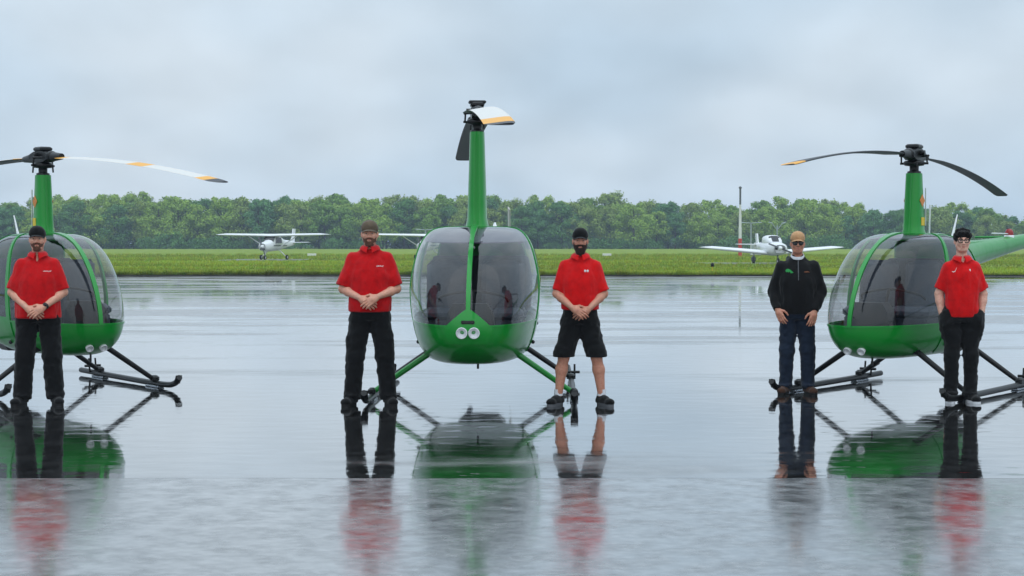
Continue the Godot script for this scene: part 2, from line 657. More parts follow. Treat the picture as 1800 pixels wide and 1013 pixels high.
	func rough(noise: FastNoiseLite, amp: float, stretch := Vector3.ONE) -> void:
		for z in nz:
			for y in ny:
				var i := (z * ny + y) * nx
				for x in nx:
					if absf(f[i]) < 0.05:
						f[i] += amp * noise.get_noise_3dv((o + Vector3(x, y, z) * h) * stretch)
					i += 1
	# the front (largest z) of the surface at x, y
	func front(x: float, y: float) -> float:
		var ix := clampi(int(round((x - o.x) / h)), 0, nx - 1)
		var iy := clampi(int(round((y - o.y) / h)), 0, ny - 1)
		for z in range(nz - 1, 0, -1):
			var a := f[(z * ny + iy) * nx + ix]
			if a <= 0.0:
				var b := f[(mini(z + 1, nz - 1) * ny + iy) * nx + ix]
				return o.z + (z + clampf(-a / maxf(b - a, 1e-6), 0.0, 1.0)) * h
		return 0.0
	func mesh_into(out: Dictionary) -> void:
		var verts: PackedVector3Array = out.v
		var idx: PackedInt32Array = out.i
		var first := verts.size()
		var at := PackedInt32Array()
		at.resize(nx * ny * nz)
		at.fill(-1)
		var sy := nx
		var sz := nx * ny
		var near := 3.0 * h
		var off := PackedInt32Array([0, 1, sy, sy + 1, sz, sz + 1, sz + sy, sz + sy + 1])
		for z in nz - 1:
			for y in ny - 1:
				var i := (z * ny + y) * nx
				for x in nx - 1:
					var f0 := f[i]
					if f0 < near and f0 > -near:
						var inside := 0
						for c in 8:
							if f[i + off[c]] < 0.0: inside += 1
						if inside > 0 and inside < 8:
							var s := Vector3.ZERO
							var n := 0
							for c in 8:
								var fc := f[i + off[c]]
								for bit in 3:
									if c & (1 << bit) == 0:
										var fd := f[i + off[c | (1 << bit)]]
										if (fc < 0.0) != (fd < 0.0):
											var t := fc / (fc - fd)
											var p := Vector3(c & 1, (c >> 1) & 1, (c >> 2) & 1)
											p[bit] += t
											s += p
											n += 1
							at[i] = verts.size()
							verts.append(o + (Vector3(x, y, z) + s / n) * h)
					i += 1
		for z in range(1, nz - 1):
			for y in range(1, ny - 1):
				var i := (z * ny + y) * nx + 1
				for x in range(1, nx - 1):
					var here := at[i]
					if here >= 0:
						var a := f[i] < 0.0
						for bit in 3:
							var so: int = [1, sy, sz][bit]
							var u: int = [sy, sz, 1][bit]
							var w: int = [sz, 1, sy][bit]
							if a != (f[i + so] < 0.0):
								var v1 := at[i - u]
								var v2 := at[i - u - w]
								var v3 := at[i - w]
								if v1 >= 0 and v2 >= 0 and v3 >= 0:
									if a:
										idx.append_array(PackedInt32Array([here, v2, v1, here, v3, v2]))
									else:
										idx.append_array(PackedInt32Array([here, v1, v2, here, v2, v3]))
					i += 1
		out.v = verts
		out.i = idx

func fresh() -> Dictionary:
	return {"v": PackedVector3Array(), "i": PackedInt32Array()}

func finish(d: Dictionary) -> ArrayMesh:
	var v: PackedVector3Array = d.v
	var idx: PackedInt32Array = d.i
	var n := PackedVector3Array()
	n.resize(v.size())
	for k in range(0, idx.size(), 3):
		var a := idx[k]
		var b := idx[k + 1]
		var c := idx[k + 2]
		var w := (v[c] - v[a]).cross(v[b] - v[a])
		n[a] += w
		n[b] += w
		n[c] += w
	for k in n.size():
		n[k] = n[k].normalized()
	var arr := []
	arr.resize(Mesh.ARRAY_MAX)
	arr[Mesh.ARRAY_VERTEX] = v
	arr[Mesh.ARRAY_NORMAL] = n
	arr[Mesh.ARRAY_INDEX] = idx
	var m := ArrayMesh.new()
	m.add_surface_from_arrays(Mesh.PRIMITIVE_TRIANGLES, arr)
	return m

func net(fld: Field) -> ArrayMesh:
	var d := fresh()
	fld.mesh_into(d)
	return finish(d)

# ------------------------------------------------------------------ ground, apron, grass
func flat_sheet(x0: float, x1: float, z0: float, z1: float, y: float, nx := 1, nz := 1) -> ArrayMesh:
	var b := B.new()
	var rows := []
	for i in nz + 1:
		var line := PackedVector3Array()
		for j in nx + 1:
			line.append(Vector3(lerpf(x0, x1, float(j) / nx), y, lerpf(z0, z1, float(i) / nz)))
		rows.append(line)
	b.grid(rows, false, true)
	return b.done()

func apron_sheet() -> ArrayMesh:
	var st := SurfaceTool.new()
	st.begin(Mesh.PRIMITIVE_TRIANGLES)
	for q in [[-96, -11.2], [96, -80.2], [96, -11.2], [-96, -11.2], [-96, -80.2], [96, -80.2]]:
		st.set_uv(Vector2((q[0] + 32.0) / 64.0, (-q[1] - 11.2) / 69.0))
		st.set_normal(Vector3.UP)
		st.add_vertex(Vector3(q[0], 0.0, q[1]))
	return st.commit()

func setting() -> void:
	var rng := RandomNumberGenerator.new()
	rng.seed = 77
	structure("ground", flat_sheet(-3000, 3000, 60, -4500, -0.06), "far_ground", "flat green land out to the horizon beyond the airfield")
	structure("apron", apron_sheet(), "wet_apron", "wet grey apron reaching from the pavement joint to the grass")
	# the near slab ends in a slightly wavering lip at the joint
	var wob := FastNoiseLite.new()
	wob.seed = 40
	wob.frequency = 0.5
	var b := B.new()
	var rows := [PackedVector3Array(), PackedVector3Array(), PackedVector3Array(), PackedVector3Array()]
	for j in 321:
		var x := -40.0 + 0.25 * j
		var zz := -11.27 + 0.05 * wob.get_noise_1d(x) + 0.02 * wob.get_noise_1d(x * 7.0)
		rows[0].append(Vector3(x, 0.012, 30.0))
		rows[1].append(Vector3(x, 0.012, zz + 0.012))
		rows[2].append(Vector3(x, 0.008, zz))
		rows[3].append(Vector3(x, -0.01, zz))
	b.smooth(false)
	b.grid(rows, false, true)
	structure("near_pavement", b.done(), "near_slab", "rougher, patchily wet grey pavement slab in front of the joint")
	var jb := B.new()
	var jr := [PackedVector3Array(), PackedVector3Array()]
	for j in 321:
		var x := -40.0 + 0.25 * j
		var zz := -11.27 + 0.05 * wob.get_noise_1d(x) + 0.02 * wob.get_noise_1d(x * 7.0)
		jr[0].append(Vector3(x, 0.005, zz + 0.01))
		jr[1].append(Vector3(x, 0.005, zz - 0.045 - 0.015 * wob.get_noise_1d(x * 3.0 + 50.0)))
	jb.smooth(false)
	jb.grid(jr, false, true)
	structure("pavement_joint", jb.done(), "joint_sealant", "dark sealed joint running across the pavement in front of everybody")
	# raised turf with a bare dark edge towards the apron
	var e := B.new()
	var er := [PackedVector3Array(), PackedVector3Array(), PackedVector3Array()]
	for j in 401:
		var x := -100.0 + 0.5 * j
		var zz := -80.0 + 0.12 * wob.get_noise_1d(x * 1.7)
		er[0].append(Vector3(x, -0.01, zz + 0.05))
		er[1].append(Vector3(x, 0.075 + 0.02 * wob.get_noise_1d(x * 3.0), zz))
		er[2].append(Vector3(x, 0.081, zz - 0.5))
	e.grid(er, false, false)
	structure("turf_edge", e.done(), "soil_edge", "dark strip of bare earth where the grass meets the apron")
	structure("grass_field", flat_sheet(-500, 500, -80.3, -520, 0.08, 8, 8), "grass_sheet", "mown green airfield grass between the apron and the wood")
	for k in [[-26.0, -18.5, -142.0, -156.0], [14.0, 21.0, -117.5, -128.0]]:
		structure("tie_down_pad", flat_sheet(k[0], k[1], k[2], k[3], 0.092), "taxi_concrete", "pale concrete parking pad under the light aeroplane in the grass")
	# grass tufts, dense near the edge
	var tb := B.new()
	tb.smooth(false)
	for k in 7:
		var an := TAU * k / 7.0 + rng.randf() * 0.6
		var lean := Vector3(cos(an), 0, sin(an))
		var side := lean.rotated(Vector3.UP, PI / 2) * 0.012
		var foot := lean * rng.randf() * 0.05
		var tip := foot + lean * (0.03 + 0.07 * rng.randf()) + Vector3(0, 0.06 + 0.07 * rng.randf(), 0)
		tb.tri(foot - side, tip, foot + side)
	var mm := MultiMesh.new()
	mm.transform_format = MultiMesh.TRANSFORM_3D
	mm.use_colors = true
	mm.mesh = tb.done()
	var list := []
	for k in 70000:
		var u := rng.randf()
		var d := 80.05 + 130.0 * u * u
		if k < 9000: d = 80.0 + rng.randf() * 1.2
		var x := (rng.randf() * 2.0 - 1.0) * d * 0.36
		if d > 117.0 and d < 128.5 and x > 14.0 and x < 21.0: continue
		if d > 141.5 and d < 156.5 and x > -26.0 and x < -18.5: continue
		if d > 204.0: continue
		var s := (0.6 + 0.8 * rng.randf()) * (d / 80.0)
		var stripe := clampf(0.5 + 1.1 * wob.get_noise_2d(x * 0.03, d * 0.13) + 0.5 * wob.get_noise_2d(x * 0.25, d * 0.6), 0.0, 1.0)
		if k < 9000: s *= 0.8 + 0.9 * clampf(0.5 + 1.2 * wob.get_noise_1d(x * 2.3 + 90.0), 0.0, 1.0)
		if stripe < 0.42 and k >= 9000: s *= 0.5
		var t := Transform3D(Basis(Vector3.UP, rng.randf() * TAU).scaled(Vector3(s, s, s)), Vector3(x, 0.078, -d))
		var c := Color(0.72 + 0.6 * rng.randf(), 0.85 + 0.25 * rng.randf(), 0.7 + 0.5 * rng.randf()) * lerpf(0.38, 1.25, stripe)
		list.append([t, c])
	mm.instance_count = list.size()
	for k in list.size():
		mm.set_instance_transform(k, list[k][0])
		mm.set_instance_color(k, list[k][1])
	var mi := MultiMeshInstance3D.new()
	mi.name = "grass"
	mi.multimesh = mm
	mi.material_override = M["grass_blades"]
	add_child(mi)
	tag(mi, "uneven blades of airfield grass beyond the wet apron", "grass", "", "stuff")

# ------------------------------------------------------------------ helicopters
# pod rows: [front y, front length, side y, half width, rear y, rear length] from the roof pole to the belly pole
const POD_FOUR := [[1.80, 0.10, 1.80, 0.09, 1.80, 0.14], [1.795, 0.55, 1.79, 0.38, 1.77, 0.7], [1.74, 0.95, 1.74, 0.51, 1.69, 1.2], [1.60, 1.35, 1.61, 0.60, 1.57, 1.6],
	[1.40, 1.68, 1.41, 0.66, 1.40, 1.95], [1.16, 1.92, 1.18, 0.695, 1.22, 2.05], [0.96, 2.03, 0.96, 0.685, 1.04, 1.95], [0.79, 2.07, 0.80, 0.66, 0.87, 1.7],
	[0.63, 2.01, 0.65, 0.625, 0.70, 1.45], [0.50, 1.82, 0.52, 0.575, 0.54, 1.2], [0.41, 1.5, 0.425, 0.49, 0.43, 0.9], [0.375, 0.8, 0.380, 0.30, 0.39, 0.5], [0.375, 0.01, 0.375, 0.01, 0.38, 0.01]]
const POD_TWO := [[1.73, 0.10, 1.73, 0.09, 1.73, 0.12], [1.725, 0.45, 1.715, 0.30, 1.71, 0.45], [1.67, 0.78, 1.66, 0.41, 1.64, 0.78], [1.54, 1.08, 1.54, 0.49, 1.54, 1.02],
	[1.35, 1.33, 1.36, 0.54, 1.40, 1.2], [1.13, 1.51, 1.13, 0.57, 1.2, 1.28], [0.92, 1.61, 0.92, 0.575, 1.02, 1.26], [0.74, 1.64, 0.745, 0.56, 0.85, 1.12],
	[0.585, 1.58, 0.60, 0.51, 0.68, 0.95], [0.475, 1.42, 0.485, 0.43, 0.53, 0.75], [0.41, 1.12, 0.415, 0.31, 0.43, 0.5], [0.395, 0.5, 0.395, 0.1, 0.40, 0.3], [0.395, 0.01, 0.395, 0.01, 0.40, 0.01]]

func pod(K: Array, phi: float, t: float) -> Vector3:
	t = clampf(t, 0.0, K.size() - 1.0001)
	var s := int(t)
	var u := t - s
	var r := [0.0, 0.0, 0.0, 0.0, 0.0, 0.0]
	for c in 6:
		r[c] = cubic_interpolate(K[s][c], K[s + 1][c], K[maxi(s - 1, 0)][c], K[mini(s + 2, K.size() - 1)][c], u)
	var co := cos(phi)
	var si := sin(phi)
	var front := co >= 0.0
	var w2 := co * co
	var l: float = r[1] if front else r[5]
	var yl: float = r[0] if front else r[4]
	return Vector3(signf(si) * absf(r[3]) * pow(absf(si), 0.82), lerpf(r[2], yl, w2), signf(co) * absf(l) * pow(absf(co), 0.82))

func pod_normal(K: Array, phi: float, t: float) -> Vector3:
	var e := 0.03
	var a := pod(K, phi + e, t) - pod(K, phi - e, t)
	var b := pod(K, phi, minf(t + e, 11.99)) - pod(K, phi, maxf(t - e, 0.0))
	var n := a.cross(b).normalized()
	var out_ := pod(K, phi, t) - Vector3(0, 1.05, 0.1)
	return n if n.dot(out_) > 0.0 else -n

# a piece of the pod's skin between two meridians (each [at t0, at t1]) and two levels, from inner to outer offset
func skin(b: B, K: Array, f0: Array, f1: Array, t0: float, t1: float, nf: int, nt: int, hi: float, lo: float, ease_ := false) -> void:
	var outer := []
	var inner := []
	for i in nt + 1:
		var v := float(i) / nt
		var t := lerpf(t0, t1, v)
		var a: float = lerpf(f0[0], f0[1], v)
		var c: float = lerpf(f1[0], f1[1], v)
		var lo_line := PackedVector3Array()
		var hi_line := PackedVector3Array()
		for j in nf + 1:
			var u := float(j) / nf
			if ease_: u = u * u * (1.5 - 0.5 * u)
			var phi := lerpf(a, c, u)
			var p := pod(K, phi, t)
			var n := pod_normal(K, phi, t)
			hi_line.append(p + n * hi)
			lo_line.append(p + n * lo)
		outer.append(hi_line)
		inner.append(lo_line)
	b.grid(outer, false, f1[0] < f0[0])
	if lo == hi: return
	b.grid(inner, false, f1[0] >= f0[0])
	b.smooth(false)
	for j in nf:
		b.quad(outer[0][j], outer[0][j + 1], inner[0][j + 1], inner[0][j])
		b.quad(outer[nt][j], inner[nt][j], inner[nt][j + 1], outer[nt][j + 1])
	for i in nt:
		b.quad(outer[i][0], inner[i][0], inner[i + 1][0], outer[i + 1][0])
		b.quad(outer[i][nf], outer[i + 1][nf], inner[i + 1][nf], inner[i][nf])
	b.smooth(true)

func rotor_blade(length: float, chord: float, root: float, sag: float, pitch: float, bands: Array) -> ArrayMesh:
	# bands: [from, to, upper surface index]; surfaces 0 white, 1 yellow, 2 dark
	var bs := [B.new(), B.new(), B.new()]
	var n := 40
	var sec := [[-0.25, 0.0], [-0.235, 0.032], [-0.17, 0.058], [-0.02, 0.064], [0.25, 0.045], [0.55, 0.02], [0.75, 0.002]]
	var prev_u: PackedVector3Array
	var prev_l: PackedVector3Array
	for i in n + 1:
		var u := float(i) / n
		var r := lerpf(root, length, u)
		var q := r / length
		var y := -sag * q * q
		var tilt := pitch * (1.0 - 0.55 * q)
		var c := chord
		if r < root + 0.25: c = lerpf(chord * 0.55, chord, (r - root) / 0.25)
		if i == n: c = chord * 0.72
		var ul := PackedVector3Array()
		var ll := PackedVector3Array()
		for k in sec.size():
			var zz: float = sec[k][0] * c
			var yy: float = sec[k][1] * c
			for up in [1.0, -1.0]:
				var y2: float = yy * up * (0.9 if up > 0 else 0.75)
				var v := Vector3(r, y + y2 * cos(tilt) - zz * sin(tilt), zz * cos(tilt) + y2 * sin(tilt))
				if up > 0: ul.append(v)
				else: ll.append(v)
		if i > 0:
			var mid := r - (length - root) / n * 0.5
			var which := 2
			for bd in bands:
				if mid >= bd[0] and mid <= bd[1]: which = bd[2]
			bs[which].grid([prev_u, ul], false, true)
			bs[2].grid([prev_l, ll], false, false)
		if i == 0 or i == n:
			for k in sec.size() - 1:
				bs[2].quad(ul[k], ul[k + 1], ll[k + 1], ll[k])
		prev_u = ul
		prev_l = ll
	return joined(bs, ["blade_white", "blade_yellow", "blade_dark"])

func helicopter(K: Array, big: bool, called: String, at: Vector3, turn: float, spin: float, blade_bands: Array, teeter: float) -> Node3D:
	var o := thing(called, at, turn)
	var tg := 6.85                       # level of the lower edge of the glass
	var nose: float = K[7][1]
	var roof: float = K[0][0]
	var half: float = K[5][3]
	# --- lower hull and rear cowling
	var b := B.new()
	var rows := []
	var nf := 72
	for i in 23:
		var t := lerpf(tg, 11.98, float(i) / 22.0)
		var ring := PackedVector3Array()
		for j in nf:
			ring.append(pod(K, TAU * j / nf - PI, t))
		rows.append(ring)
	b.grid(rows, true, true)
	part("lower_hull", b.done(), "green_paint", o)
	var cw := 2.30 if big else 2.12      # meridian where the glazed cabin ends
	b = B.new()
	skin(b, K, [cw, cw], [TAU - cw, TAU - cw], 0.0, tg, 30, 22, 0.0, 0.0)
	part("rear_cowling", b.done(), "green_paint", o)
	b = B.new()
	skin(b, K, [-cw, -cw], [cw, cw], 0.0, 0.9, 40, 4, 0.004, -0.01)
	part("roof_cap", b.done(), "green_paint", o)
	b = B.new()
	skin(b, K, [-cw, -cw], [cw, cw], 0.8, 2.7 if big else 1.7, 40, 8, -0.022, -0.034)
	part("headliner", b.done(), "headliner", o)
	# --- glazing on both sides, frames proud of it
	var post := 1.32 if big else 1.36
	var wide := 0.034 if big else 0.05
	for s in [1.0, -1.0]:
		var g := B.new()
		skin(g, K, [0.004 * s, 0.004 * s], [post * s, post * s], 0.85, tg, 26, 30, 0.0, 0.0, true)
		part("windscreen", g.done(), "glass", o)
		var door := B.new()
		skin(door, K, [post * s, post * s], [(post + wide) * s, (post + wide) * s], 0.8, 9.4, 3, 34, 0.009, -0.012)
		skin(door, K, [post * s, post * s], [(cw - 0.02) * s, (cw - 0.02) * s], 0.75, 1.15, 20, 3, 0.008, -0.012)
		var mid := post + 0.45 if big else 0.0
		if big:
			skin(door, K, [mid * s, mid * s], [(mid + wide) * s, (mid + wide) * s], 1.1, 9.0, 3, 34, 0.009, -0.012)
		skin(door, K, [(cw - wide) * s, (cw - wide) * s], [cw * s, cw * s], 0.8, 8.8, 3, 34, 0.009, -0.012)
		skin(door, K, [(post + wide) * s, (post + wide) * s], [(cw - wide) * s, (cw - wide) * s], tg - 0.25, 9.0, 20, 12, 0.0075, -0.012)
		var dp := part("door", door.done(), "green_paint", o)
		var w := B.new()
		for off in [0.0]:
			skin(w, K, [(post + wide) * s, (post + wide) * s], [((mid if big else cw - wide)) * s, ((mid if big else cw - wide)) * s], 1.1, tg - 0.22, 16, 24, off, off)
			if big:
				skin(w, K, [(mid + wide) * s, (mid + wide) * s], [(cw - wide) * s, (cw - wide) * s], 1.1, tg - 0.22, 12, 24, off, off)
		part("door_window", w.done(), "glass", dp)
		var hd := B.new()
		var hp := pod(K, (post + 0.35) * s, tg + 0.55)
		hd.box(hp + Vector3(0.012 * s, 0, 0), Vector3(0.018, 0.03, 0.13), 0.006)
		part("handle", hd.done(), "black_metal", dp)
		# small fresh air knob low on the door
		hd = B.new()
		hd.ball(pod(K, (post + 0.1) * s, 8.6) + Vector3(0.02 * s, 0, 0), Vector3(0.022, 0.022, 0.03), 10)
		part("position_light", hd.done(), "black_metal", o)
	# --- centre strip and nose piece
	b = B.new()
	var fs := 0.0125 if big else 0.016
	skin(b, K, [-fs * 4.6, -fs * 1.5], [fs * 4.6, fs * 1.5], 0.75, 2.5, 4, 14, 0.012, -0.01)
	skin(b, K, [-fs * 1.5, -fs * 1.05], [fs * 1.5, fs * 1.05], 2.5, tg + 0.05, 4, 30, 0.012, -0.01)
	part("centre_strip", b.done(), "green_paint", o)
	b = B.new()
	skin(b, K, [-0.02, -0.30], [0.02, 0.30], 5.95 if big else 6.75, 7.05, 14, 10, 0.014, -0.01)
	skin(b, K, [-0.30, -0.22], [0.30, 0.22], 7.0, 7.9, 14, 8, 0.0135, -0.01)
	if big:
		part("nose_piece", b.done(), "green_paint", o)
		b = B.new()
		var vp := pod(K, 0, 6.62)
		var vn := pod_normal(K, 0, 6.62)
		b.box(vp + vn * 0.012, Vector3(0.13, 0.035, 0.02), 0.008, Basis.looking_at(-vn))
		part("air_inlet", b.done(), "black_metal", o)
	# --- sill line below the glass
	b = B.new()
	skin(b, K, [-post, -post], [post, post], tg - 0.05, tg + 0.07, 40, 2, 0.007, -0.01)
	part("sill_trim", b.done(), "green_paint", o)
	# --- landing lights
	for s in [-1.0, 1.0]:
		var lt := 7.22 if big else 8.55
		var phi: float = (0.062 if big else 0.095) * s
		var rad := 0.046 if big else 0.034
		var c := pod(K, phi, lt)
		c.x = (0.058 if big else 0.075) * s
		var lens := group_part("landing_light", o, c)
		var n := pod_normal(K, phi, lt)
		n = (n + Vector3(0, 0, 0.8)).normalized()
		lens.basis = Basis.looking_at(-n) * Basis(Vector3.RIGHT, PI / 2)
		b = B.new()
		b.lathe([[rad * 1.15, -0.03], [rad * 1.22, 0.032], [rad * 1.12, 0.038], [rad, 0.034], [rad * 0.9, 0.024], [rad * 0.5, 0.014], [0.001, 0.012]], 20)
		part("reflector", b.done(), "reflector_white", lens)
		b = B.new()
		b.lathe([[rad * 1.02, 0.035], [rad * 0.7, 0.042], [0.001, 0.045]], 20)
		part("lens", b.done(), "clear_glass", lens)
	# --- cabin
	var zs: float = nose
	b = B.new()
	var fl := []
	for i in 2:
		var ring := PackedVector3Array()
		for j in 40:
			var q := pod(K, TAU * j / 40.0, 7.3)
			ring.append(Vector3(q.x * 0.94, q.y - 0.04 - 0.02 * i, maxf(q.z, -1.1 if big else -0.45) * 0.94))
		fl.append(ring)
	b.fan(fl[0], Vector3(0, fl[0][0].y, 0.4), true)
	part("cabin_floor", b.done(), "maroon_carpet" if big else "cabin_trim", o)
	for rowz in ([zs - 1.45, zs - 2.35] if big else [zs - 1.28]):
		for s in [-1.0, 1.0]:
			var se := group_part("seat", o, Vector3((0.29 if big else 0.26) * s, 0.72, rowz))
			b = B.new()
			b.box(Vector3(0, 0.16, 0.20), Vector3(0.46, 0.14, 0.46), 0.05)
			b.box(Vector3(0, 0.04, 0.20), Vector3(0.42, 0.16, 0.40), 0.02)
			part("cushion", b.done(), "seat_leather", se)
			b = B.new()
			b.box(Vector3(0, 0.44, -0.06), Vector3(0.44, 0.56, 0.12), 0.05, Basis(Vector3.RIGHT, -0.15))
			part("backrest", b.done(), "seat_leather", se)
	b = B.new()
	var ch := 1.02 if big else 1.0
	b.slab(PackedVector2Array([Vector2(-0.25, 0.7), Vector2(0.25, 0.7), Vector2(0.23, ch - 0.1), Vector2(0.17, ch), Vector2(-0.17, ch), Vector2(-0.23, ch - 0.1)]), zs - 0.62, zs - 0.42)
	b.box(Vector3(0, 0.72, zs - 0.75), Vector3(0.16, 0.24, 0.5), 0.03)
	var con := part("instrument_console", b.done(), "cabin_trim", o)
	for q in [[-0.11, -0.08], [0.0, -0.08], [0.11, -0.08], [-0.07, -0.19], [0.07, -0.19]]:
		b = B.new()
		b.tube(PackedVector3Array([Vector3(q[0], ch + q[1], zs - 0.63), Vector3(q[0], ch + q[1], zs - 0.618)]), PackedFloat32Array([0.045, 0.045]), 14)
		part("instrument", b.done(), "rubber", con)
	# cyclic with its teetering grip bar
	b = B.new()
	b.tube(curve([Vector3(0, 0.74, zs - 1.0), Vector3(0, 0.95, zs - 0.92), Vector3(0, 1.12, zs - 1.0)], 5), PackedFloat32Array([0.018]), 8)
	b.tube(curve([Vector3(-0.36, 1.02, zs - 1.12), Vector3(-0.3, 1.08, zs - 1.04), Vector3(0, 1.13, zs - 1.0), Vector3(0.3, 1.08, zs - 1.04), Vector3(0.36, 1.02, zs - 1.12)], 5), PackedFloat32Array([0.014]), 8)
	part("cyclic_stick", b.done(), "rubber", o)
	# cabin back wall
	b = B.new()
	var wallz := -0.95 if big else -0.42
	var wl := PackedVector3Array()
	for k in 28:
		var t := lerpf(1.4, 10.0, float(k) / 27.0)
		# the point of the pod's side at this z
		var best := PI / 2
		for q in 12:
			if pod(K, best, t).z > wallz: best += 0.1
		wl.append(pod(K, best, t))
	var left := PackedVector3Array()
	var right := PackedVector3Array()
	for p in wl:
		var hw2 := maxf(p.x - 0.03, 0.05)
		left.append(Vector3(-hw2, p.y - 0.02 if p.y > 1.2 else p.y + 0.02, wallz))
		right.append(Vector3(hw2, p.y - 0.02 if p.y > 1.2 else p.y + 0.02, wallz))
	if big:
		for k in left.size():
			if left[k].y > 1.48:
				left[k].y = 1.48
				right[k].y = 1.48
	else:
		for k in left.size():
			if left[k].y > 1.45:
				left[k].y = 1.45
				right[k].y = 1.45
	b.sheet([left, right], 0.02)
	part("cabin_wall", b.done(), "cabin_trim", o)
	# --- mast fairing
	var mtop := 2.83 if big else 2.39
	b = B.new()
	rows = []
	for k in 9:
		var v := k / 8.0
		var hw3 := lerpf(0.112, 0.080, v) if big else lerpf(0.105, 0.082, v)
		var hd3 := lerpf(0.24, 0.14, v) if big else lerpf(0.165, 0.105, v)
		if k == 0:
			hw3 *= 1.25
			hd3 *= 1.2
		var ring := PackedVector3Array()
		for j in 28:
			var an := TAU * j / 28.0
			var cx := cos(an)
			var sz := sin(an)
			ring.append(Vector3(signf(cx) * pow(absf(cx), 0.85) * hw3, lerpf(roof - 0.05, mtop, v) + (0.05 if k == 1 else 0.0) * 0.0, signf(sz) * pow(absf(sz), 0.85) * hd3 - 0.03))
		rows.append(ring)
	b.grid(rows, true, false)
	b.smooth(false)
	b.fan(rows[-1], Vector3(0, mtop, -0.03), false)
	b.smooth(true)
	var mf := part("mast_fairing", b.done(), "green_paint", o)
	for s in [-1.0, 1.0]:                # raised seam on the front of the fairing
		b = B.new()
		b.box(Vector3(0.028 * s, (roof + mtop) * 0.5, 0.205 if big else 0.13), Vector3(0.006, (mtop - roof) * 0.96, 0.01), 0.002, Basis(Vector3.RIGHT, -0.095 if big else -0.09))
		part("seam", b.done(), "green_paint", mf)
	# --- rotor head and blades
	var hy := 3.03 if big else 2.585
	var rot := group_part("main_rotor", o, Vector3(0, hy, -0.03))
	rot.rotation.y = spin - turn
	b = B.new()
	var lo := mtop - hy
	b.lathe([[0.001, lo - 0.02], [0.075, lo - 0.02], [0.075, lo + 0.02], [0.05, lo + 0.03], [0.05, lo + 0.08], [0.10, lo + 0.085], [0.115, lo + 0.10], [0.115, lo + 0.125], [0.10, lo + 0.14], [0.045, lo + 0.145], [0.042, -0.03], [0.03, 0.06], [0.001, 0.06]], 20)
	part("swashplate", b.done(), "black_metal", rot)
	b = B.new()
	b.slab(PackedVector2Array([Vector2(-0.24, -0.015), Vector2(-0.12, -0.05), Vector2(0.12, -0.05), Vector2(0.24, -0.015), Vector2(0.24, 0.03), Vector2(0.10, 0.075), Vector2(-0.10, 0.075), Vector2(-0.24, 0.03)]), -0.065, 0.065)
	b.box(Vector3(0, 0.10, 0), Vector3(0.20, 0.05, 0.15), 0.015)
	if big: b.box(Vector3(0, 0.128, 0), Vector3(0.16, 0.03, 0.19), 0.01)
	b.rod(Vector3(0, 0.03, -0.12), Vector3(0, 0.03, 0.12), 0.028, 12)
	part("hub", b.done(), "black_metal", rot)
	for s in [-1.0, 1.0]:
		b = B.new()
		b.rod(Vector3(0.03 * s, lo + 0.11, 0.135 * s), Vector3(0.05 * s, 0.01, 0.13 * s), 0.010)
		b.rod(Vector3(0.0, lo + 0.11, 0.07 * s), Vector3(0.03 * s, lo + 0.11, 0.15 * s), 0.013)
		b.rod(Vector3(0.17 * s, 0.0, 0.0), Vector3(0.05 * s, 0.0, 0.145 * s), 0.013)
		part("pitch_link", b.done(), "black_metal", rot)
		b = B.new()
		b.rod(Vector3(-0.11 * s, lo + 0.03, 0.07 * s), Vector3(-0.115 * s, lo + 0.115, 0.06 * s), 0.010)
		part("control_rod", b.done(), "black_metal", rot)
		b = B.new()
		b.tube(PackedVector3Array([Vector3(0.18 * s, 0.006, 0), Vector3(0.30 * s, 0.004, 0), Vector3(0.46 * s, 0.0, 0)]), PackedFloat32Array([0.055, 0.05, 0.035]), 14)
		b.ball(Vector3(0.21 * s, 0.01, 0), Vector3(0.075, 0.065, 0.07), 14)
		part("blade_grip", b.done(), "black_metal", rot)
	for k in 2:
		var bl := rotor_blade(5.03 if big else 3.83, 0.254 if big else 0.183, 0.42, 0.36 if big else 0.30, 0.13 if big else 0.12, blade_bands[k])
		var bm := part("blade", bl, null, rot)
		bm.rotation = Vector3(0, PI * k, 0)
		bm.transform = Transform3D(Basis(Vector3.UP, PI * k) * Basis(Vector3.BACK, teeter if k == 0 else -teeter), Vector3.ZERO)
	# --- tail boom
	var bl0 := Vector3(0, 1.33, -1.5) if big else Vector3(0, 1.43, -0.95)
	var bl1 := Vector3(0, 1.55, -5.9) if big else Vector3(0, 1.70, -4.3)
	b = B.new()
	b.tube(PackedVector3Array([bl0 + Vector3(0, -0.01, 0.10), bl0, bl0.lerp(bl1, 0.12), bl0.lerp(bl1, 0.3), bl0.lerp(bl1, 0.6), bl1]), PackedFloat32Array([0.30, 0.26, 0.19, 0.145, 0.11, 0.075]), 24)
	var boom := part("tail_boom", b.done(), "green_paint", o)
	for q in [0.28, 0.52, 0.76]:
		b = B.new()
		var c := bl0.lerp(bl1, q)
		var rr: float = 0.147 - 0.075 * (q - 0.28) / 0.72 + 0.003
		b.tube(PackedVector3Array([c, c + (bl1 - bl0).normalized() * 0.012]), PackedFloat32Array([rr, rr]), 24, false)
		part("boom_joint", b.done(), "green_paint", boom)
	b = B.new()
	b.slab(PackedVector2Array([Vector2(0, 0.0), Vector2(0.35, 0.0), Vector2(0.56, 0.34 if big else 0.6), Vector2(0.26, 0.34 if big else 0.6)]), -0.012, 0.012, Basis(Vector3.UP, PI / 2), bl1 + Vector3(0, 0.02, 0.1))
	part("upper_fin", b.done(), "green_paint", o)
	b = B.new()
	b.slab(PackedVector2Array([Vector2(0, 0.0), Vector2(0.45, -0.55), Vector2(0.62, -0.55), Vector2(0.32, 0.0)]), -0.012, 0.012, Basis(Vector3.UP, PI / 2), bl1 + Vector3(0, -0.02, 0.1))
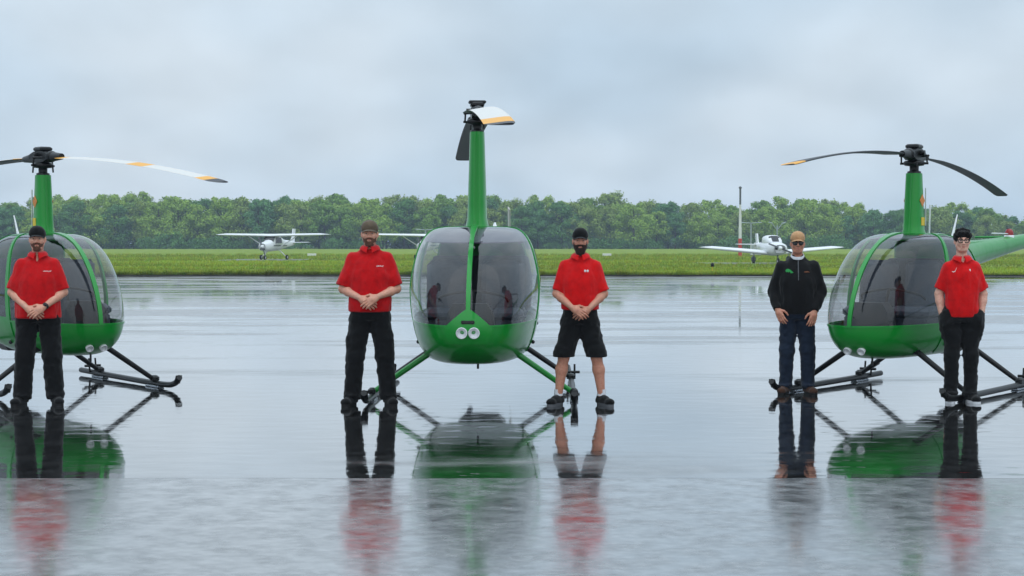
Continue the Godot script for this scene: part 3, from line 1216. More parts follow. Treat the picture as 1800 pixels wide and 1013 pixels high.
	part("lower_fin", b.done(), "green_paint", o)
	b = B.new()
	b.box(bl1 + Vector3(-0.38, 0.0, 0.25), Vector3(0.76, 0.025, 0.26), 0.01)
	part("tailplane", b.done(), "green_paint", o)
	# tail rotor stands on the helicopter's left side
	var tr := group_part("tail_rotor", o, bl1 + Vector3(0.21, 0.0, -0.05))
	tr.rotation.x = 0.65 if big else 0.9
	b = B.new()
	b.rod(Vector3(-0.2, 0, 0), Vector3(0.03, 0, 0), 0.035, 12)
	b.box(Vector3(0, 0, 0), Vector3(0.05, 0.2, 0.06), 0.012)
	part("tail_hub", b.done(), "black_metal", tr)
	for s in [1.0, -1.0]:
		b = B.new()
		var lr := 0.72 if big else 0.52
		b.box(Vector3(0, (0.1 + lr) * 0.5 * s, 0), Vector3(0.020, lr - 0.1, 0.075), 0.009, Basis(Vector3.UP, 0.35))
		part("tail_blade", b.done(), "blade_white", tr)
	b = B.new()
	b.tube(curve([bl1 + Vector3(0.0, -0.05, 0.3), bl1 + Vector3(0.30, -0.2, -0.25), bl1 + Vector3(0.32, -0.05, -0.6), bl1 + Vector3(0.05, 0.0, -0.3)], 6), PackedFloat32Array([0.014]), 8)
	part("tail_guard", b.done(), "black_metal", o)
	# --- beacon, aerials
	b = B.new()
	var bp := bl0.lerp(bl1, 0.55 if big else 0.64) + Vector3(0, 0.105, 0)
	b.lathe([[0.05, -0.02], [0.055, 0.02], [0.052, 0.05], [0.035, 0.085], [0.001, 0.095]], 16, bp)
	var bc := part("beacon", b.done(), "beacon_red", o)
	b = B.new()
	b.lathe([[0.06, -0.03], [0.062, 0.012], [0.05, 0.014]], 16, bp)
	part("beacon_base", b.done(), "white_paint", bc)
	b = B.new()
	b.rod(bp + Vector3(0, 0.03, 0.05), bp + Vector3(-0.06, 0.035, 0.45), 0.008)
	part("boom_aerial", b.done(), "white_paint", o)
	b = B.new()
	if big:
		b.tube(PackedVector3Array([Vector3(0.17, 1.72, -0.6), Vector3(0.17, 1.80, -0.66), Vector3(0.17, 1.85, -0.70)]), PackedFloat32Array([0.05, 0.03, 0.012]), 10)
	else:
		b.tube(PackedVector3Array([Vector3(0.06, 1.62, -0.98), Vector3(0.06, 1.78, -1.07), Vector3(0.06, 1.95, -1.17)]), PackedFloat32Array([0.022, 0.014, 0.008]), 8)
	part("roof_aerial", b.done(), "white_paint", o)
	# --- skids
	var tread := 1.04 if big else 0.95
	var zf := 1.05 if big else 0.85
	var zr := -0.85 if big else -0.75
	var toe := 1.85 if big else 1.52
	var heel := -1.75 if big else -1.35
	for s in [-1.0, 1.0]:
		b = B.new()
		b.tube(curve([Vector3(tread * s, 0.055, heel), Vector3(tread * s, 0.045, 0.0), Vector3(tread * s, 0.045, toe - 0.45), Vector3(tread * s, 0.075, toe - 0.14), Vector3(tread * s * 0.995, 0.15, toe)], 6), PackedFloat32Array([0.033]), 12)
		var sk := part("skid", b.done(), "black_metal", o)
		b = B.new()
		b.box(Vector3(tread * s * 0.995, 0.125, toe - 0.04), Vector3(0.075, 0.11, 0.010), 0.004, Basis(Vector3.RIGHT, 0.55))
		part("toe_plate", b.done(), "black_metal", sk)
		for zz in [zf, zr]:
			b = B.new()
			b.box(Vector3(tread * s, 0.011, zz), Vector3(0.085, 0.022, 0.34), 0.006)
			part("wear_shoe", b.done(), "steel", sk)
			b = B.new()
			b.box(Vector3(tread * s, 0.095, zz), Vector3(0.08, 0.075, 0.12), 0.02)
			part("clamp", b.done(), "black_metal", sk)
		# ground handling lug at the rear
		b = B.new()
		for q in [-0.04, 0.04]:
			b.rod(Vector3(tread * s + q, 0.05, zr - 0.22), Vector3(tread * s + q, 0.22, zr - 0.25), 0.012)
		b.rod(Vector3(tread * s - 0.10, 0.13, zr - 0.23), Vector3(tread * s + 0.10, 0.13, zr - 0.23), 0.016)
		b.rod(Vector3(tread * s, 0.09, zr - 0.1), Vector3(tread * s - 0.02 * s, 0.18, zr - 0.5), 0.014)
		part("tow_lug", b.done(), "black_metal", sk)
		for zz in [zf, zr]:
			var attach := Vector3((0.47 if big else 0.40) * s, 0.47, zz * 0.94)
			b = B.new()
			b.tube(PackedVector3Array([Vector3(tread * s, 0.08, zz), Vector3(tread * s, 0.08, zz).lerp(attach, 0.5), attach, attach + Vector3(-0.15 * s, 0.03, 0)]), PackedFloat32Array([0.026, 0.030, 0.032, 0.03]), 12, true, 1.0)
			part("strut", b.done(), "green_paint" if big and zz > 0.0 else "black_metal", o)
	# --- belly drain and pitot tube
	b = B.new()
	b.rod(Vector3(0.06, 0.42, 1.2), Vector3(0.06, 0.34, 1.2), 0.012)
	part("drain", b.done(), "black_metal", o)
	b = B.new()
	b.box(Vector3(0, 0.62, -1.15 if big else -0.85), Vector3(0.55 if big else 0.5, 0.5, 0.55), 0.08)
	part("engine", b.done(), "black_metal", o)
	b = B.new()
	b.tube(PackedVector3Array([Vector3(-0.15, 0.45, -1.1), Vector3(-0.15, 0.36, -1.25), Vector3(-0.15, 0.35, -1.55)]), PackedFloat32Array([0.035]), 12)
	part("exhaust", b.done(), "steel", o)
	if not big:
		# placards on both sides of the fairing
		for s in [1.0, -1.0]:
			var bw := Basis(Vector3.UP, PI / 2 * s)
			for q in [[2.09, 0.10, "placard_amber", PI / 4], [1.86, 0.09, "placard_yellow", 0.0]]:
				b = B.new()
				var hwq := lerpf(0.105, 0.082, (q[0] - roof) / (mtop - roof)) + 0.001
				b.box(Vector3(hwq * s, q[0], -0.04), Vector3(q[1], q[1], 0.006), 0.002, bw * Basis(Vector3.BACK, q[3]))
				part("placard", b.done(), q[2], mf)
			b = B.new()
			b.box(Vector3(0.088 * s, 2.02, -0.145), Vector3(0.05, 0.42, 0.008), 0.003, Basis(Vector3.UP, PI / 2 * s + 0.5 * s))
			part("placard", b.done(), "placard_white", mf)
		b = B.new()
		b.rod(Vector3(0.03, 1.70, -0.40), Vector3(0.03, 2.05, -0.42), 0.010)  # thin white upright rod just behind the mast fairing
		part("white_rod", b.done(), "white_paint", o)
	return o

func helicopters() -> void:
	var white_top := [[0.0, 0.65, 1], [0.65, 2.1, 0], [2.1, 2.45, 1], [2.45, 3.45, 0], [3.45, 3.68, 1], [3.68, 9.0, 2]]
	var dark := [[0.0, 9.0, 2]]
	var dark_tip := [[0.0, 3.6, 2], [3.6, 3.8, 1]]
	var big_top := [[0.0, 4.45, 0], [4.45, 4.9, 1], [4.9, 9.0, 2]]
	var c := helicopter(POD_FOUR, true, "helicopter", Vector3(-0.38, 0, -18.0), deg_to_rad(-1.3), deg_to_rad(-86.0), [big_top, big_top], -0.022)
	tag(c, "large green helicopter in the middle, nose straight on, rotor blades in line with it", "helicopter", "green helicopters on the wet apron")
	var l := helicopter(POD_TWO, false, "helicopter", Vector3(-5.30, 0, -18.7), deg_to_rad(36.0), deg_to_rad(-48.0), [white_top, white_top], -0.02)
	tag(l, "small green helicopter with white and yellow rotor blade behind the person in black cap", "helicopter", "green helicopters on the wet apron")
	var r := helicopter(POD_TWO, false, "helicopter", Vector3(4.42, 0, -18.2), deg_to_rad(-36.0), deg_to_rad(-120.0), [dark_tip, dark], 0.012)
	tag(r, "small green helicopter with two dark drooping rotor blades, tail to the right", "helicopter", "green helicopters on the wet apron")

# ------------------------------------------------------------------ people
# a hand in a field: wrist, direction of the fingers, direction the back of the hand faces, side of the thumb (+1/-1 along d x n), curl of the fingers
func hand(f: Field, wrist: Vector3, d: Vector3, n: Vector3, thumb_side: float, curl: float, sc := 1.0) -> void:
	d = d.normalized()
	n = (n - d * n.dot(d)).normalized()
	var s := d.cross(n) * thumb_side
	var knuckles := []
	for k in 4:
		var sp := (0.031 - 0.0205 * k) * sc
		var kn := wrist + d * (0.092 - 0.006 * absf(k - 1.0)) * sc + s * sp
		knuckles.append(kn)
		f.cap(wrist + s * sp * 0.55 + d * 0.012 * sc, kn, 0.0150 * sc, 0.0118 * sc, 0.014)
	f.ell(wrist + d * 0.045 * sc - n * 0.006 * sc, Vector3(0.034, 0.034, 0.034) * sc * Vector3(1, 1, 1), 0.02, Basis(s, d, n).scaled(Vector3.ONE) if false else Basis.IDENTITY)
	var lens := [[0.042, 0.026, 0.021], [0.046, 0.030, 0.022], [0.043, 0.028, 0.021], [0.034, 0.021, 0.019]]
	for k in 4:
		var p: Vector3 = knuckles[k]
		var ang := curl * 0.45
		for j in 3:
			var dir := (d * cos(ang) - n * sin(ang) + s * (0.06 * (1.5 - k))).normalized()
			var q: Vector3 = p + dir * lens[k][j] * sc
			f.cap(p, q, (0.0098 - 0.0009 * j) * sc, (0.0090 - 0.0011 * j) * sc, 0.006)
			p = q
			ang += curl
	var tp := wrist + d * 0.022 * sc + s * 0.022 * sc
	var t1 := tp + (d * 0.55 + s * 0.75 - n * 0.25).normalized() * 0.045 * sc
	var t2 := t1 + (d * 0.85 + s * 0.35 - n * 0.40).normalized() * 0.034 * sc
	var t3 := t2 + (d * 0.95 + s * 0.05 - n * 0.45).normalized() * 0.027 * sc
	f.cap(tp, t1, 0.016 * sc, 0.0125 * sc, 0.014)
	f.cap(t1, t2, 0.0115 * sc, 0.0105 * sc, 0.005)
	f.cap(t2, t3, 0.0105 * sc, 0.0085 * sc, 0.005)

func head_field(c: Vector3, wide: float) -> Field:
	var f := Field.new(c + Vector3(-0.115, -0.20, -0.14), c + Vector3(0.115, 0.15, 0.15), 0.005)
	f.ell(c + Vector3(0, 0.035, -0.014), Vector3(0.077 * wide, 0.088, 0.098), 0.02)
	f.ell(c + Vector3(0, -0.035, 0.012), Vector3(0.063 * wide, 0.084, 0.079), 0.03)
	f.ell(c + Vector3(0, -0.097, 0.052), Vector3(0.030 * wide, 0.022, 0.026), 0.03)
	for s in [-1.0, 1.0]:
		f.ell(c + Vector3(0.036 * s * wide, -0.022, 0.058), Vector3(0.028, 0.028, 0.026), 0.02)
		f.cap(c + Vector3(0.012 * s, 0.027, 0.084), c + Vector3(0.046 * s * wide, 0.028, 0.070), 0.012, 0.010, 0.02)
		f.cap(c + Vector3(0.052 * s * wide, -0.05, 0.01), c + Vector3(0.032 * s, -0.095, 0.045), 0.018, 0.016, 0.03)
	for s in [-1.0, 1.0]:
		f.ell(c + Vector3(0.031 * s, 0.006, 0.094), Vector3(0.019, 0.011, 0.014), 0.014, Basis.IDENTITY, true)
		f.ell(c + Vector3(0.031 * s, 0.006, 0.070), Vector3(0.014, 0.012, 0.013), 0.006)
	f.cap(c + Vector3(0, 0.014, 0.086), c + Vector3(0, -0.026, 0.108), 0.009, 0.0125, 0.014)
	for s in [-1.0, 1.0]:
		f.ell(c + Vector3(0.013 * s, -0.031, 0.096), Vector3(0.009, 0.008, 0.012), 0.008)
		f.ell(c + Vector3(0.080 * s * wide, -0.006, -0.006), Vector3(0.010, 0.031, 0.019), 0.010, Basis(Vector3.UP, -0.35 * s))
		f.ell(c + Vector3(0.088 * s * wide, -0.004, 0.002), Vector3(0.006, 0.018, 0.010), 0.006, Basis.IDENTITY, true)
	f.cap(c + Vector3(-0.019, -0.057, 0.080), c + Vector3(0.019, -0.057, 0.080), 0.0085, 0.0085, 0.008)
	f.cap(c + Vector3(-0.015, -0.071, 0.079), c + Vector3(0.015, -0.071, 0.079), 0.0095, 0.0095, 0.008)
	f.ell(c + Vector3(0, -0.064, 0.092), Vector3(0.024, 0.0025, 0.012), 0.004, Basis.IDENTITY, true)
	f.cap(c + Vector3(0, -0.05, -0.02), c + Vector3(0, -0.24, -0.035), 0.056 * wide, 0.064 * wide, 0.03)
	return f

func at_head(o: MeshInstance3D, c: Vector3, k: float) -> MeshInstance3D:
	o.position = c * (1.0 - k)
	o.scale = Vector3.ONE * k
	return o

func person(p: Dictionary) -> Node3D:
	var o := thing("person", p.at, p.get("turn", 0.0))
	var sh: float = p.sx                         # half shoulder span
	var w: float = p.w                           # half waist width
	var dp: float = p.d                          # half belly depth
	var fx: float = p.fx                         # half distance of the feet
	var hip: float = p.get("hip", 0.17)
	var lift: float = p.get("lift", 0.025)
	var hs := 0.93
	var head_c := Vector3(0, 1.688, 0.015)
	var nz := FastNoiseLite.new()
	nz.seed = p.seed
	nz.frequency = 1.0
	nz.fractal_octaves = 3
	# joints
	var arms := {}
	for s in [-1.0, 1.0]:
		var a: Dictionary = {"sh": Vector3((sh - 0.062) * s, 1.405 + lift, -0.005)}
		a.merge(p.arms[0 if s < 0 else 1])
		arms[s] = a
	# --- body, one continuous skin: trunk, neck, head, arms, hands, legs
	var body := fresh()
	var f := Field.new(Vector3(-0.42, 0.02, -0.22), Vector3(0.42, 1.60, 0.40), 0.014)
	f.loft([[0.86, hip - 0.03, 0.10, 0.0, 0.0], [1.0, w - 0.04, dp - 0.035, 0.0, 0.0], [1.2, w - 0.03, dp - 0.03, 0.0, 0.0], [1.36 + lift, sh - 0.09, 0.10, 0.0, 0.0], [1.43 + lift, sh - 0.11, 0.075, -0.01, 0.0], [1.49 + lift, 0.075, 0.055, -0.015, 0.0]], 0.03)
	f.cap(Vector3(0, 1.40, -0.015), head_c + Vector3(0, -0.15, -0.03), 0.075, 0.055, 0.05)
	for s in [-1.0, 1.0]:
		var a: Dictionary = arms[s]
		f.cap(a.sh, a.el, 0.056, 0.045, 0.04)
		var mid: Vector3 = a.el.lerp(a.wr, 0.3)
		f.cap(a.el, mid, 0.044, 0.044, 0.02)
		f.cap(mid, a.wr, 0.044, 0.0275, 0.02)
		var knee := Vector3(lerpf(0.1, fx, 0.55) * s, 0.50, 0.012)
		var ank := Vector3(fx * s, 0.09, -0.02)
		f.cap(Vector3(0.095 * s, 0.88, 0), knee, 0.082, 0.056, 0.04)
		f.cap(knee, knee.lerp(ank, 0.32) + Vector3(0.006 * s, 0, -0.018), 0.054, 0.060, 0.03)
		f.cap(knee.lerp(ank, 0.32) + Vector3(0.006 * s, 0, -0.018), ank, 0.060, 0.036, 0.03)
	f.mesh_into(body)
	var hf := head_field(head_c, p.get("face", 1.0))
	var before: int = body.v.size()
	hf.mesh_into(body)
	var bv: PackedVector3Array = body.v
	for k in range(before, bv.size()):
		bv[k] = head_c + (bv[k] - head_c) * hs
	body.v = bv
	for s in [-1.0, 1.0]:
		var a: Dictionary = arms[s]
		var lo: Vector3 = a.wr - Vector3.ONE * 0.17
		var hi: Vector3 = a.wr + Vector3.ONE * 0.17
		var hd := Field.new(lo, hi, 0.0045)
		hd.cap(a.wr - (a.wr - a.el).normalized() * 0.05, a.wr, 0.030, 0.0265, 0.01)
		hand(hd, a.wr, a.hd, a.hn, a.th, a.curl, 1.04)
		hd.mesh_into(body)
	part("body", finish(body), p.skin, o)
	# --- eyes, brows, mouth
	for s in [-1.0, 1.0]:
		var e := head_c + Vector3(0.031 * s, 0.006, 0.0775)
		var b := B.new()
		b.ball(e, Vector3(0.0125, 0.0060, 0.0080), 12)
		var ew := at_head(part("eye", b.done(), "eye_white", o), head_c, hs)
		b = B.new()
		b.ball(e + Vector3(0, 0.0005, 0.006), Vector3(0.006, 0.006, 0.0035), 10)
		part("iris", b.done(), "eye_dark", ew)
		b = B.new()
		b.tube(curve([head_c + Vector3(0.014 * s, 0.028, 0.094), head_c + Vector3(0.032 * s, 0.034, 0.089), head_c + Vector3(0.050 * s, 0.028, 0.074)], 4), PackedFloat32Array([0.004]), 6)
		at_head(part("eyebrow", b.done(), "black_hair" if p.seed == 5 else "dark_beard", o), head_c, hs)
	var mb := B.new()
	mb.ball(head_c + Vector3(0, -0.0635, 0.0865), Vector3(0.021, 0.0055, 0.006), 12)
	at_head(part("lips", mb.done(), "lip", o), head_c, hs)
	# --- beard; on the first person this mesh stands for shade at the chin
	if p.has("beard"):
		var big_b: float = p.beard
		var bf := Field.new(head_c + Vector3(-0.11, -0.20, -0.08), head_c + Vector3(0.11, 0.03, 0.13), 0.005)
		bf.ell(head_c + Vector3(0, -0.045, 0.012), Vector3((0.069 + 0.009 * big_b) * p.get("face", 1.0), 0.088, 0.082), 0.02)
		bf.ell(head_c + Vector3(0, -0.105 - 0.012 * big_b, 0.052), Vector3(0.036 + 0.014 * big_b, 0.024 + 0.020 * big_b, 0.032), 0.03)
		bf.ell(head_c + Vector3(0, -0.046, 0.088), Vector3(0.030, 0.009, 0.012), 0.01)
		bf.cut(Vector3(0, 1, 0), head_c + Vector3(0, 0.008, 0))
		bf.cut(Vector3(0, 0, -1), head_c + Vector3(0, 0, -0.005))
		bf.ell(head_c + Vector3(0, -0.003, 0.085), Vector3(0.048, 0.037 - 0.004 * big_b, 0.062), 0.012, Basis.IDENTITY, true)
		bf.ell(head_c + Vector3(0, -0.064, 0.10), Vector3(0.022, 0.008, 0.03), 0.006, Basis.IDENTITY, true)
		nz.frequency = 60.0
		bf.rough(nz, 0.004)
		nz.frequency = 1.0
		at_head(part("beard", net(bf), p.get("beard_mat", "dark_beard"), o), head_c, hs)
	# --- hair
	var wide_f: float = p.get("face", 1.0)
	var long_hair: bool = p.get("hair", "short") == "full"
	var ha := Field.new(head_c + Vector3(-0.13, -0.10, -0.16), head_c + Vector3(0.13, 0.19, 0.15), 0.006)
	if long_hair:
		ha.ell(head_c + Vector3(0, 0.047, -0.016), Vector3(0.094, 0.096, 0.110), 0.02)
		for q in [[-0.05, 0.115, 0.04], [0.0, 0.128, 0.035], [0.05, 0.112, 0.05], [-0.075, 0.07, 0.05], [0.078, 0.065, 0.04], [-0.03, 0.09, 0.085], [0.035, 0.088, 0.088], [0.0, 0.085, 0.09], [0.06, 0.06, 0.07], [-0.062, 0.06, 0.066]]:
			ha.ell(head_c + Vector3(q[0], q[1], q[2] - 0.02), Vector3(0.032, 0.026, 0.032), 0.015)
		ha.ell(head_c + Vector3(0.005, -0.035, 0.125), Vector3(0.066, 0.083, 0.095), 0.012, Basis.IDENTITY, true)
		ha.cut(Vector3(0, -1, -0.25).normalized(), head_c + Vector3(0, -0.035, 0.0))
		nz.frequency = 55.0
		ha.rough(nz, 0.009, Vector3(1, 0.5, 1))
	else:
		ha.ell(head_c + Vector3(0, 0.034, -0.017), Vector3(0.081 * wide_f, 0.090, 0.100), 0.02)
		ha.ell(head_c + Vector3(0, -0.03, 0.12), Vector3(0.09, 0.11, 0.105), 0.01, Basis.IDENTITY, true)
		ha.cut(Vector3(0, -1, -0.2).normalized(), head_c + Vector3(0, -0.045, 0.0))
		nz.frequency = 70.0
		ha.rough(nz, 0.003)
	nz.frequency = 1.0
	at_head(part("hair", net(ha), "black_hair" if long_hair else "dark_beard", o), head_c, hs)
	# --- cap
	if p.has("cap"):
		var cf := Field.new(head_c + Vector3(-0.12, 0.0, -0.15), head_c + Vector3(0.12, 0.18, 0.13), 0.006)
		cf.ell(head_c + Vector3(0, 0.040, -0.012), Vector3(0.089 * wide_f, 0.104, 0.112), 0.02)
		cf.ell(head_c + Vector3(0, 0.085, 0.035), Vector3(0.066, 0.052, 0.060), 0.05)
		cf.cut(Vector3(0, -1, -0.10).normalized(), head_c + Vector3(0, 0.043, 0.0))
		nz.frequency = 18.0
		cf.rough(nz, 0.0025)
		nz.frequency = 1.0
		var cap_ := at_head(part("cap", net(cf), p.cap, o), head_c, hs)
		var rows := []
		for i in 8:
			var v := i / 7.0
			var line := PackedVector3Array()
			for j in 17:
				var a := lerpf(-1.18, 1.18, j / 16.0)
				var r := Vector2(0.080 * wide_f, 0.098) + Vector2(0.004, 0.072 * pow(maxf(cos(a), 0.0), 0.7)) * v
				var droop := 0.020 * sin(a) * sin(a) * (0.3 + v) + 0.016 * v
				line.append(head_c + Vector3(sin(a) * r.x, 0.052 - droop, cos(a) * r.y - 0.012))
			rows.append(line)
		var bb := B.new()
		bb.sheet(rows, 0.004)
		part("brim", bb.done(), p.get("brim", p.cap), cap_)
		bb = B.new()
		bb.ball(head_c + Vector3(0, 0.146, -0.005), Vector3(0.009, 0.005, 0.009), 8)
		part("cap_button", bb.done(), p.cap, cap_)
		if p.has("cap_mark"):
			bb = B.new()
			bb.box(head_c + Vector3(0.0, 0.088, 0.0975), Vector3(0.045, 0.018, 0.006), 0.002, Basis(Vector3.RIGHT, -0.25))
			part("cap_patch", bb.done(), p.cap_mark, cap_)
	if p.has("glasses"):
		var dark: bool = p.glasses == "sun"
		var gb := B.new()
		for s in [-1.0, 1.0]:
			var c := head_c + Vector3(0.033 * s, 0.003, 0.101)
			var ring := PackedVector3Array()
			for k in 17:
				var a := TAU * k / 16.0
				ring.append(c + Vector3(signf(cos(a)) * pow(absf(cos(a)), 0.7) * 0.027, signf(sin(a)) * pow(absf(sin(a)), 0.75) * (0.021 if dark else 0.018), -0.012 * absf(cos(a)) * (1.0 if cos(a) * s > 0.0 else 0.0)))
			gb.tube(ring, PackedFloat32Array([0.0046]), 6, false, 1.0, Vector3.BACK)
			gb.rod(c + Vector3(0.026 * s, 0.008, -0.012), head_c + Vector3(0.080 * s * wide_f, 0.010, 0.0), 0.003, 6)
		gb.rod(head_c + Vector3(-0.008, 0.008, 0.102), head_c + Vector3(0.008, 0.008, 0.102), 0.003, 6)
		var gp := at_head(part("glasses", gb.done(), "eye_dark", o), head_c, hs)
		for s in [-1.0, 1.0]:
			gb = B.new()
			gb.ball(head_c + Vector3(0.033 * s, 0.003, 0.098), Vector3(0.0255, 0.0195 if dark else 0.0165, 0.003), 14)
			part("lens", gb.done(), "lens_dark" if dark else "spectacle_lens", gp)
	# --- shirt or pullover
	var hem: float = p.hem
	var sf := Field.new(Vector3(-0.46, hem - 0.05, -0.24), Vector3(0.46, 1.60, 0.36), 0.012)
	sf.loft([[hem - 0.03, p.get("hem_w", w + 0.005), dp - 0.005, 0.01, 0.0], [hem + 0.10, w + 0.008, dp + 0.006, 0.015, 0.0], [1.14, w + 0.002, dp + 0.004, 0.015, 0.0], [1.27, lerpf(w, sh, 0.45), dp, 0.008, 0.0], [1.37 + lift, sh - 0.050, 0.126, 0.0, 0.0], [1.43 + lift, sh - 0.078, 0.106, -0.012, 0.0], [1.485 + lift, 0.108, 0.084, -0.02, 0.0], [1.535 + lift, 0.070, 0.066, -0.016, 0.0]], 0.03, 2.3)
	for s in [-1.0, 1.0]:
		var a: Dictionary = arms[s]
		if p.get("long_sleeves", false):
			sf.cap(a.sh, a.el, 0.072, 0.063, 0.035)
			sf.cap(a.el, a.wr, 0.066, 0.045, 0.03, true)
		else:
			var slv: Vector3 = a.sh.lerp(a.el, p.get("sleeve", 0.92))
			sf.cap(a.sh + Vector3(-0.01 * s, 0, 0), slv, 0.072, 0.069 + p.get("loose", 0.0), 0.035, true)
	sf.ell(Vector3(0, 1.575 + lift, 0.06), Vector3(0.046, 0.068, 0.068), 0.012, Basis.IDENTITY, true)
	if p.has("vneck"):
		sf.ell(Vector3(0, 1.50 + lift, 0.10), Vector3(0.020, p.vneck, 0.05), 0.01, Basis.IDENTITY, true)
	nz.frequency = 7.0
	sf.rough(nz, 0.011, Vector3(1.0, 0.55, 1.0))
	nz.frequency = 15.0
	sf.rough(nz, 0.007, Vector3(1.0, 0.32, 1.0))
	sf.cut(Vector3(0, -1, 0), Vector3(0, hem, 0))
	nz.frequency = 1.0
	var shirt := part(p.get("top_name", "polo_shirt"), net(sf), p.top, o)
	if not p.get("long_sleeves", false):
		# folded collar, its two points lying on the chest
		for s in [-1.0, 1.0]:
			var rows := []
			for i in 13:
				var a := lerpf(0.16, PI, i / 12.0)
				var v := 1.0 - i / 12.0
				var up := Vector3(sin(a) * 0.066 * s, 1.552 + lift - 0.020 * v, cos(a) * 0.066 - 0.012 + 0.012 * v)
				var drop := 0.046 + 0.042 * pow(v, 4.0)
				var down := Vector3(sin(a) * (0.092 + 0.004 * v) * s + 0.012 * s * v, 1.552 + lift - drop, cos(a) * 0.092 - 0.010 + 0.036 * v)
				rows.append(PackedVector3Array([up - Vector3(sin(a) * 0.006 * s, 0.02, cos(a) * 0.006), up, up.lerp(down, 0.3) + Vector3(sin(a) * s, 0, cos(a)) * 0.008, up.lerp(down, 0.65) + Vector3(sin(a) * s, 0, cos(a)) * 0.006, down]))
			var cb := B.new()
			cb.sheet(rows, 0.004)
			part("collar", cb.done(), p.top, shirt)
		for k in 2:
			var y: float = 1.40 + lift - 0.055 * k - p.get("vneck", 0.02) * 0.5
			var bb := B.new()
			bb.ball(Vector3(0.0, y, sf.front(0.0, y) + 0.001), Vector3(0.006, 0.006, 0.003), 8)
			part("button", bb.done(), "thread_white" if k == 9 else p.top, shirt)
		var pk := B.new()
		var plate := []
		for k in 8:
			var y := 1.44 + lift - 0.022 * k
			plate.append(PackedVector3Array([Vector3(-0.016, y, sf.front(-0.016, y) + 0.002), Vector3(0.0, y, sf.front(0.0, y) + 0.0045), Vector3(0.016, y, sf.front(0.016, y) + 0.002)]))
		pk.sheet(plate, 0.003)
		part("placket", pk.done(), p.top, shirt)
	else:
		var cb := B.new()
		var up := []
		for i in 21:
			var a := TAU * i / 20.0
			up.append(PackedVector3Array([Vector3(sin(a) * 0.076, 1.510 + lift - 0.030 * cos(a), cos(a) * 0.082 - 0.006), Vector3(sin(a) * 0.077, 1.528 + lift - 0.030 * cos(a), cos(a) * 0.084 - 0.004), Vector3(sin(a) * 0.071, 1.542 + lift - 0.030 * cos(a), cos(a) * 0.078 - 0.004)]))
		cb.sheet(up, 0.006)
		part("collar", cb.done(), "white_cotton", o)
		var zb := B.new()
		var zp := PackedVector3Array()
		for k in 12:
			var y := 1.475 + lift - 0.02 * k
			zp.append(Vector3(0.004, y, sf.front(0.0, y) + 0.001))
		zb.tube(zp, PackedFloat32Array([0.005]), 6)
		part("zip", zb.done(), "mast_grey", shirt)
	# embroidered marks
	for q in p.get("marks", []):
		var mk := B.new()
		var flat := []
		var kind: String = q[0]
		if kind == "script":       # a short line of stitched lettering too small to read
			var pts := []
			for k in 15:
				var x: float = q[1] + q[3] * (k / 14.0 - 0.5)
				var y: float = q[2] + 0.008 * sin(k * 2.3 + p.seed) * (0.4 + 0.6 * absf(sin(k * 1.7)))
				pts.append(Vector3(x, y, sf.front(x, y) + 0.002))
			mk.tube(PackedVector3Array(pts), PackedFloat32Array([0.003]), 5)
		elif kind == "tick":       # a curved tick, thick at its bend and thin at both ends
			for k in 13:
				var u := k / 12.0
				var x: float = q[1] + q[3] * (u - 0.4)
				var y: float = q[2] + q[3] * (1.9 * (u - 0.28) * (u - 0.28) - 0.1)
				var t: float = q[3] * 0.17 * sin(PI * pow(u, 0.6))
				flat.append(PackedVector3Array([Vector3(x, y - t, sf.front(x, y) + 0.003), Vector3(x, y + t * 0.5, sf.front(x, y) + 0.003)]))
			mk.sheet(flat, 0.002)
		elif kind == "dots":
			for k in 2:
				var x: float = q[1] + q[3] * (k - 0.5)
				mk.ball(Vector3(x, q[2], sf.front(x, q[2]) + 0.001), Vector3(0.012, 0.013, 0.003), 10)
		elif kind == "bar":
			var x0: float = q[1]
			mk.box(Vector3(x0, q[2], sf.front(x0, q[2]) + 0.001), Vector3(q[3], 0.030, 0.005), 0.002)
		elif kind == "leaf":
			for k in 11:
				var u := k / 10.0
				var x: float = q[1] + q[3] * (u - 0.5)
				var t: float = q[3] * 0.30 * sin(PI * pow(u, 0.7)) + 0.002
				var y: float = q[2] - 0.02 * (u - 0.5)
				flat.append(PackedVector3Array([Vector3(x, y - t * 0.8, sf.front(x, y) + 0.003), Vector3(x, y + t, sf.front(x, y) + 0.003)]))
			mk.sheet(flat, 0.002)
		part("embroidery", mk.done(), q[4], shirt)
	# --- trousers or shorts
	var bottom: float = p.get("leg_end", 0.055)
	var tf := Field.new(Vector3(-0.36, bottom - 0.05, -0.24), Vector3(0.36, 1.08, 0.26), 0.012)
	tf.loft([[0.85, hip + 0.012, 0.125, 0.0, 0.0], [0.95, hip + 0.004, dp - 0.012, 0.005, 0.0], [1.06, w - 0.012, dp - 0.022, 0.008, 0.0]], 0.03, 2.6)
	var lg: float = p.get("leg_r", 0.086)
	for s in [-1.0, 1.0]:
		var knee := Vector3(lerpf(0.1, fx, 0.55) * s, 0.50, 0.012)
		var ank := Vector3(fx * s, 0.03, -0.022)
		tf.cap(Vector3((hip - 0.085) * s, 0.86, 0.0), knee, lg + 0.016, lg, 0.04)
		if bottom < 0.3:
			tf.cap(knee, ank, lg, p.get("cuff_r", 0.074), 0.03)
		else:
			tf.cap(knee + Vector3(0, 0.05, 0), knee.lerp(ank, 0.2), lg + 0.006, lg + 0.006, 0.03)
		if p.get("pockets", false):
			tf.ell(Vector3((hip + 0.018) * s, 0.83, 0.030), Vector3(0.044, 0.12, 0.088), 0.08)
			tf.cap(Vector3((hip + 0.005) * s, 0.90, 0.01), Vector3((hip - 0.045) * s, 0.70, 0.01), 0.055, 0.062, 0.08)
